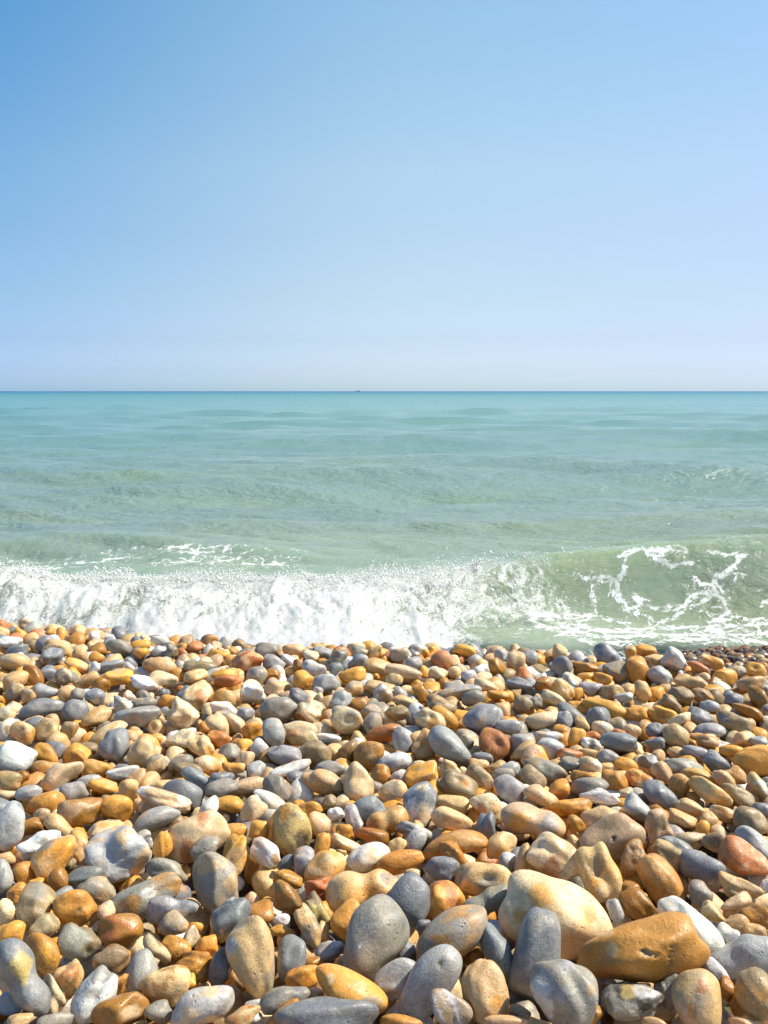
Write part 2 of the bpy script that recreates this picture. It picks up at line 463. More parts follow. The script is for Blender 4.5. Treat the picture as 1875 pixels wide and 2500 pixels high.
def water_z(x, y):
    A = np.clip(_crest_h(x), 0.05, 0.6)
    yc = crest_y(x)
    d = y - yc
    back = np.exp(-np.abs(np.maximum(d, 0) / 0.62) ** 1.7)
    sf = 0.44 + 0.10 * smooth(0.6, 1.8, x) + 0.04 * np.sin(x * 3.3)
    front = np.exp(-np.abs(np.minimum(d, 0) / sf) ** 2.3)
    z = A * np.where(d > 0, back, front)
    # trough behind the breaker
    z = z - 0.05 * np.exp(-((d - 1.5) / 0.6) ** 2)
    amp = smooth(6.3, 8.5, y)
    s = 0
    for k, th, ph, a in _ws:
        lam = 2 * math.pi / k
        vis = np.clip(1.5 - y / (lam * 60), 0, 1)          # only what the mesh can carry far out
        arg = k * (x * math.sin(th) + y * math.cos(th)) + ph + 1.2 * vnoise(x * 0.25 / lam ** .5, y * 0.25 / lam ** .5, 5)
        s = s + a * (1.2 if lam < 2.2 else 1.0) * vis * (np.sin(arg) + 0.28 * np.sin(2 * arg + 1.2))
    grp = 0.5 + 1.0 * vnoise(x * 0.18, y * 0.3, 11)
    z = z + s * grp * (0.22 + 0.78 * amp)
    for hx, hy, sx, sy_, ha in HUMPS:
        yy = y - hy - 0.25 * (vnoise(x * 0.9, y * 0 + hy, 2) - 0.5)
        z = z + ha * np.exp(-((x - hx) / sx) ** 2) * np.where(yy > 0, np.exp(-(yy / (sy_ * 1.7)) ** 2), np.exp(-(yy / (sy_ * 0.75)) ** 2))
    # small turbulence around the breaker
    z = z + 0.020 * (fbm(x * 4.5, y * 6, 21, 4) - 0.5) * np.exp(-((d + 0.2) / 0.9) ** 2)
    # swash sheet running up the shingle
    edge = 0.02 * (fbm(x * 2.3, y * 2.3, 8, 3) - 0.4)
    return SEA_Z + z + edge * smooth(6.0, 5.2, y)

def seg_dist(px, py, pts):
    best = np.full(px.shape, 1e9)
    wb = np.zeros(px.shape)
    for (x0, y0, w0), (x1, y1, w1) in zip(pts[:-1], pts[1:]):
        dx, dy = x1 - x0, y1 - y0
        t = np.clip(((px - x0) * dx + (py - y0) * dy) / (dx * dx + dy * dy + 1e-9), 0, 1)
        dd = np.hypot(px - x0 - t * dx, (py - y0 - t * dy))
        ww = w0 + (w1 - w0) * t
        q = dd / ww
        best = np.minimum(best, q)
    return best

# foam threads of the glassy part of the breaker: positions read off the photograph (x, y, width), crop at (900,1250) of 975x390 px
STREAKS = [
    [(1035,185,14),(1060,175,12),(1130,155,10),(1165,165,14),(1200,205,14),(1260,225,12),(1340,212,9),(1370,205,5)],
    [(1150,160,8),(1200,155,6),(1260,158,6),(1310,165,5)],
    [(1500,240,18),(1540,195,14),(1560,175,10),(1480,175,8),(1400,168,5)],
    [(1060,205,12),(1055,250,18),(1030,290,16),(985,275,14),(940,280,12),(900,280,10),(850,265,9)],
    [(1530,215,12),(1450,270,16),(1435,310,20),(1450,355,18),(1480,395,12),(1495,415,10)],
    [(1435,305,16),(1380,300,12),(1345,272,6)],
    [(1430,335,14),(1370,340,12),(1325,362,16),(1300,395,15),(1250,408,10),(1180,400,9),(1110,390,8)],
    [(1430,345,10),(1385,375,9),(1340,395,8)],
    [(1030,300,14),(1020,345,16),(1060,380,14),(1075,420,10)],
    [(1000,290,6),(1005,330,6),(1010,360,5)],
    [(930,300,7),(925,350,8),(940,400,9),(942,430,10)],
    [(1100,330,8),(1110,355,10),(1150,370,9)],
    [(1080,400,10),(1140,430,9),(1200,460,8),(1260,445,9),(1300,415,10)],
    [(575,390,14),(620,385,10),(680,408,9),(700,370,8),(710,330,7)],
    [(790,360,8),(805,395,12),(830,430,10),(880,440,8),(940,430,9),(1010,450,8),(1080,470,7)],
    [(655,455,9),(700,435,12),(750,450,12),(800,470,12),(880,482,12),(960,495,13),(1050,498,12),(1150,490,10),(1260,482,9),(1400,480,8),(1520,470,7),(1650,462,7)],
    [(700,470,8),(760,490,9),(850,505,8),(950,520,8),(1100,520,9),(1250,512,8),(1400,515,9),(1560,510,8),(1680,505,9)],
    [(1180,545,6),(1300,530,7),(1450,525,7),(1620,535,7)],
    [(1380,420,6),(1470,440,6),(1560,445,5),(1640,450,5)],
    [(1630,380,12),(1670,384,12)],
    [(400,370,9),(430,415,11),(455,440,12)],
    [(355,240,8),(390,235,10),(375,270,6)],
    [(240,255,9),(265,290,7)],
    [(310,250,6),(330,300,6)],
    [(700,235,8),(720,260,6)],
    [(1000,545,5),(1080,548,6),(1160,552,5)],
    [(1250,250,0.1),(1250,250,0.1)],
]

def build_sea():
    tanmax = math.tan(R(24.5))
    core = np.linspace(-tanmax, tanmax, 620)
    ext = np.tan(np.linspace(R(24.5), R(62), 40))[1:]
    tx = np.concatenate([-ext[::-1], core, ext])
    rows = np.concatenate([
        np.linspace(4.35, 7.4, 215),
        1.0 / np.linspace(1 / 7.4, 1 / 90.0, 185)[1:],
        np.geomspace(90, 24000, 46)[1:]])
    # fan from a point behind the camera so that rows stay wide near the beach
    YY, TT = np.meshgrid(rows, tx, indexing='ij')
    XX = YY * TT
    # shift columns of the near rows outwards is not needed: the fan covers the view on both sides
    Z = water_z(XX, YY)
    Z = np.where(YY > 90, SEA_Z + (Z - SEA_Z) * np.clip(1 - (YY - 90) / 200, 0, 1), Z)
    V = np.stack([XX, YY, Z], -1).reshape(-1, 3)
    nr, nc = XX.shape
    i = np.arange(nr * nc).reshape(nr, nc)
    Fq = np.stack([i[:-1, :-1], i[:-1, 1:], i[1:, 1:], i[1:, :-1]], -1).reshape(-1, 4)
    X, Y = V[:, 0], V[:, 1]
    px, py, _ = project(V)
    dx, dy = px * 1659 / W_SRC, py * 2212 / H_SRC
    d = Y - crest_y(X)
    depth = V[:, 2] - beach_z(X, Y)
    thin = smooth(0.16, 0.02, depth) * smooth(5.75, 5.35, Y)
    # foam cover: left part behind the crest, in front of the breaker, thin lace on the swash
    left = smooth(0.35, -1.2, X)
    foam = 0.72 * left * np.exp(-((d - 1.45 - 0.25 * smooth(-1.2, -2.2, X)) / 0.50) ** 2) * (0.30 + 1.0 * fbm(X * 1.1, Y * 2.0, 4, 3))
    foam = np.maximum(foam, 0.62 * np.exp(-((d + 0.05) / 0.25) ** 2) * smooth(1.2, -0.3, X))
    foam = np.maximum(foam, 0.50 * smooth(-0.55, -0.85, d) * (0.6 + 0.5 * vnoise(X * 1.5, Y * 3.0, 6)))
    foam = np.maximum(foam, 0.85 * smooth(-2.0, -2.6, X) * np.exp(-((d - 1.3) / 0.6) ** 2) * (0.5 + 0.8 * vnoise(X * 2, Y * 3, 14)))
    foam = np.maximum(foam, 0.30 * np.exp(-((d - 0.1) / 0.35) ** 2) * smooth(0.2, 1.0, X))
    foam = foam * smooth(9.0, 7.6, Y)
    streak = np.zeros(len(V))
    near = (Y < 8.2) & (np.abs(px - CX) < CX * 1.25)
    cx_ = (px[near] - 900) * 1659 / 975.0
    cy_ = (py[near] - 1250) * 1659 / 975.0
    wob = 9 * (fbm(cx_ / 60, cy_ / 60, 51, 3) - 0.5) * 2
    wob2 = 9 * (fbm(cx_ / 60 + 50, cy_ / 60, 61, 3) - 0.5) * 2
    best = np.full(cx_.shape, 1e9)
    for si, s in enumerate(STREAKS):
        if s[0][2] < 1:
            continue
        # each thread is a bundle of thin wandering strands
        for q in range(3):
            ox = 13 * (fbm(cx_ / 45 + 31 * q, cy_ / 45 + si, 70 + q, 3) - 0.5) * 2 * (1 + 0.5 * q) + (q - 1) * 5
            oy = 11 * (fbm(cx_ / 45 + 7 * q, cy_ / 45 - si, 90 + q, 3) - 0.5) * 2 * (1 + 0.5 * q) + (1 - q) * 4
            thin_ = [(a, b, max(c * (0.62, 0.40, 0.30)[q], 2.6)) for a, b, c in s]
            best = np.minimum(best, seg_dist(cx_ + ox, cy_ + oy, thin_))
    fo2 = foam[near]
    foam[near] = np.maximum(fo2, 0.60 * np.exp(-np.maximum(best - 1, 0) / 11.0) * (0.5 + 0.9 * fbm(cx_ / 90, cy_ / 60, 15, 2)))
    streak[near] = np.clip(0.95 - 0.45 * best, 0, 1)
    me = mesh_from("sea", V, Fq, {"foam": foam, "thin": thin, "streak": streak, "chop": smooth(1.55, 2.25, X) * smooth(7.2, 6.6, Y)})
    return link("sea", me, MAT_SEA, kind="structure", label="green blue sea breaking on the shingle and reaching the horizon")

def build_beach():
    rows = np.concatenate([np.linspace(-0.6, 2.3, 60), np.linspace(2.33, 6.4, 110), np.linspace(6.6, 12, 12)])
    xs = np.linspace(-9, 9, 241)
    YY, XX = np.meshgrid(rows, xs, indexing='ij')
    Z = beach_z(XX, YY) - 0.050 - 0.035 * smooth(1.7, 1.2, YY) + 0.03 * smooth(2.6, 3.2, YY) + 0.012 * (fbm(XX * 9, YY * 9, 14, 3) - 0.5)
    V = np.stack([XX, YY, Z], -1).reshape(-1, 3)
    nr, nc = XX.shape
    i = np.arange(nr * nc).reshape(nr, nc)
    Fq = np.stack([i[:-1, :-1], i[:-1, 1:], i[1:, 1:], i[1:, :-1]], -1).reshape(-1, 4)
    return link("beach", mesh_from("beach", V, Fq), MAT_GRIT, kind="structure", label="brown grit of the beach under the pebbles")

build_sea()
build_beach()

# the churned white front of the breaker: a rough sheet over the wave face, and thousands of drops thrown off it
def foam_strength(x):
    """1 where the wave has fully broken (left and centre), 0 on the glassy right"""
    return smooth(1.5, -0.1, x)

def build_foam():
    xs = np.linspace(-4.6, 1.65, 700)
    vs = np.linspace(0, 1, 74)
    VV, XX = np.meshgrid(vs, xs, indexing='ij')
    yc = crest_y(XX)
    # v = 0 at the back of the crest, 1 at the foot on the shingle
    foot = 5.08 - 0.06 * XX + 0.10 * (fbm(XX * 2.2, XX * 0, 71, 3) - 0.5) - 0.12 * smooth(-1.4, 0.2, XX) * smooth(0.6, 0.2, XX)
    top = yc + 0.02
    YY = top + (foot - top) * VV
    Zw = water_z(XX, YY)
    env = np.sin(np.pi * np.clip(VV, 0, 1)) ** 0.6
    n1 = fbm(XX * 6.5 + 1.4 * vnoise(XX * 2, VV * 3, 7), VV * 1.5, 81, 5, 0.55)
    n2 = fbm(XX * 17, VV * 7, 91, 4, 0.6)
    st = foam_strength(XX)
    lift = (0.010 + 0.085 * np.clip(n1 - 0.36, 0, 1) + 0.022 * (n2 - 0.4) + 0.014 * (fbm(XX * 48, VV * 22, 95, 2) - 0.5)) * (0.3 + 0.7 * env) * (0.35 + 0.65 * st)
    lift = lift + st * 0.16 * np.clip(fbm(XX * 5.2, XX * 0, 57, 5, 0.62) - 0.47, 0, 1) * smooth(0.0, 0.05, VV) * smooth(0.45, 0.1, VV) * smooth(0.75, 0.1, XX)
    # billow: the broken front bulges out towards the beach
    Z = Zw + np.maximum(lift, 0.004) + 0.07 * st * np.exp(-((VV - 0.45) / 0.28) ** 2)
    Y2 = YY - 0.6 * lift * env - 0.06 * st * np.exp(-((VV - 0.3) / 0.2) ** 2)
    bz = beach_z(XX, Y2) + 0.012
    Z = np.maximum(Z, bz)
    dens = 0.06 + 0.58 * st
    dens = dens * (0.35 + 0.75 * smooth(0.0, 0.16, VV)) 
    dens = dens + 0.22 * st * smooth(0.45, 0.9, VV) * smooth(-2.6, -0.9, XX) 
    dens = dens - 0.16 * smooth(-1.1, -2.2, XX) * (0.4 + vnoise(XX * 1.2, VV * 3, 5)) * smooth(0.95, 0.5, VV)
    lowf = fbm(XX * 1.5, VV * 1.3, 37, 3)
    dens = dens + 0.75 * (lowf - 0.52) * (0.35 + smooth(-1.0, -2.0, XX) + smooth(-0.2, 0.5, XX))
    dens = dens * smooth(1.62, 1.1, XX) - 0.35 * smooth(0.975, 1.0, VV)
    dens = dens - 0.55 * smooth(0.55, 0.85, VV) * smooth(0.25, 0.7, XX)
    V = np.stack([XX, Y2, Z], -1).reshape(-1, 3)
    nr, nc = XX.shape
    i = np.arange(nr * nc).reshape(nr, nc)
    Fq = np.stack([i[:-1, :-1], i[1:, :-1], i[1:, 1:], i[:-1, 1:]], -1).reshape(-1, 4)
    link("wave_foam", mesh_from("wave_foam", V, Fq, {"dens": dens.reshape(-1)}), MAT_FOAM, kind="stuff",
         label="churned white foam of the wave breaking on the shingle")
    # drops: octahedra a few millimetres across
    r = np.random.default_rng(5)
    P, S = [], []
    N = 46000
    x = r.uniform(-4.4, 1.5, N)
    v = r.beta(0.9, 1.3, N)
    keep = r.uniform(0, 1, N) < (0.06 + 0.94 * foam_strength(x)) * (0.35 + 0.65 * (fbm(x * 3, v * 3, 33, 3) > 0.47))
    x, v = x[keep], v[keep]
    yc = crest_y(x)
    y = (yc + 0.03) + (5.38 - 0.06 * x - yc) * v
    zw = np.maximum(water_z(x, y), beach_z(x, y))
    plume = np.clip(fbm(x * 4.2, x * 0 + 3, 44, 4, 0.65) - 0.32, 0, 1) * 0.42
    up = r.exponential(1.0, len(x)) * (0.008 + plume * 0.22 * np.exp(-((v - 0.25) / 0.4) ** 2)) * (0.4 + 0.6 * foam_strength(x))
    z = zw + 0.02 + np.minimum(up, 0.16) + 0.07 * foam_strength(x) * np.exp(-((v - 0.45) / 0.28) ** 2)
    y = y - 0.05 * foam_strength(x) + r.normal(0, 0.02, len(x))
    s = np.exp(r.normal(math.log(0.0028), 0.45, len(x)))
    s = np.minimum(s, 0.011) * np.where(up > 0.08, 0.7, 1.0)
    oc = np.array([[1, 0, 0], [-1, 0, 0], [0, 1, 0], [0, -1, 0], [0, 0, 1], [0, 0, -1]], float)
    of = np.array([[0, 2, 4], [2, 1, 4], [1, 3, 4], [3, 0, 4], [2, 0, 5], [1, 2, 5], [3, 1, 5], [0, 3, 5]])
    # ragged tongues flung up along the crest
    for k in range(150):
        cx0 = r.uniform(-3.6, 0.6)
        if r.random() > foam_strength(cx0):
            continue
        m = int(r.integers(30, 190))
        hgt, wid, lean = r.uniform(0.02, 0.13) * r.uniform(0.4, 1.0), r.uniform(0.008, 0.035), r.normal(0, 0.35)
        t = r.beta(0.8, 1.6, m)
        xx = cx0 + lean * hgt * t + r.normal(0, 1, m) * wid * (1 - 0.6 * t)
        y0 = float(crest_y(np.array(cx0))) - r.uniform(-0.02, 0.30)
        yy = y0 - 0.10 * t + r.normal(0, 0.012, m)
        zz = water_z(xx, yy) + 0.02 + hgt * t
        x = np.concatenate([x, xx]); y = np.concatenate([y, yy]); z = np.concatenate([z, zz])
        s = np.concatenate([s, np.exp(r.normal(math.log(0.0046), 0.4, m)) * (1 - 0.45 * t)])
    n = len(x)
    sc = s[:, None] * r.uniform(0.6, 1.6, (n, 3))
    V = np.stack([x, y, z], -1)[:, None, :] + oc[None] * sc[:, None, :]
    Fa = of[None] + (np.arange(n) * 6)[:, None, None]
    link("spray", mesh_from("spray", V.reshape(-1, 3), Fa.reshape(-1, 3), {"dens": np.ones(n * 6)}), MAT_SPRAY, kind="stuff",
         label="white drops of spray thrown up by the breaking wave")

build_foam()

# ------------------------------------------------------------------ the far ship
def box_mesh(name, boxes, bevel=0.0):
    bm = bmesh.new()
    for (x0, x1, y0, y1, z0, z1) in boxes:
        r_ = bmesh.ops.create_cube(bm, size=1.0)
        for v in r_['verts']:
            v.co = (x0 + (v.co.x + .5) * (x1 - x0), y0 + (v.co.y + .5) * (y1 - y0), z0 + (v.co.z + .5) * (z1 - z0))
    me = bpy.data.meshes.new(name)
    bm.to_mesh(me)
    bm.free()
    return me

def build_ship():
    D = 5200.0
    px = 873.0
    x = (px - CX) / F_SRC * D * math.cos(R(PITCH))
    root = link("cargo_ship", None, label="tiny dark ship far off on the horizon", category="ship")
    root.location = (x, D, SEA_Z)
    hazed_steel, white = plain("ship_hazed_steel", (0.16, 0.23, 0.31)), plain("ship_white", (0.45, 0.52, 0.58))  # hull colour paled and blued: distance haze painted in
    # hull with raked bow and stern
    bm = bmesh.new()
    prof = [(-11, 0.0, 0.2), (-12, 1.9, 1.9), (-7, 2.6, 2.1), (6, 2.6, 2.1), (10.5, 1.5, 2.6), (13, 0.05, 3.2)]
    top = [bm.verts.new((a, s * b, c)) for s in (1, -1) for a, b, c in prof]
    bot = [bm.verts.new((a * 0.93, s * b * 0.7, -0.8)) for s in (1, -1) for a, b, c in prof]
    n = len(prof)
    for k in range(n - 1):
        bm.faces.new((top[k], top[k + 1], bot[k + 1], bot[k]))
        bm.faces.new((top[n + k + 1], top[n + k], bot[n + k], bot[n + k + 1]))
        bm.faces.new((top[k + 1], top[k], top[n + k], top[n + k + 1]))
        bm.faces.new((bot[k], bot[k + 1], bot[n + k + 1], bot[n + k]))
    bm.faces.new((top[0], bot[0], bot[n], top[n]))
    bm.faces.new((top[n - 1], top[2 * n - 1], bot[2 * n - 1], bot[n - 1]))
    me = bpy.data.meshes.new("hull")
    bm.to_mesh(me)
    bm.free()
    link("hull", me, hazed_steel, root)
    link("wheelhouse", box_mesh("wheelhouse", [(3.0, 8.0, -1.7, 1.7, 2.3, 5.2), (4.2, 7.4, -1.4, 1.4, 5.2, 6.9)]), white, root)
    link("mast", box_mesh("mast", [(5.6, 5.9, -.15, .15, 6.9, 10.0), (4.9, 6.6, -.08, .08, 8.6, 8.8)]), hazed_steel, root)
    link("gantry", box_mesh("gantry", [(-8.6, -8.2, -2, -1.7, 2.1, 5.6), (-8.6, -8.2, 1.7, 2, 2.1, 5.6), (-8.7, -8.1, -2, 2, 5.6, 6.0)]), hazed_steel, root)

build_ship()

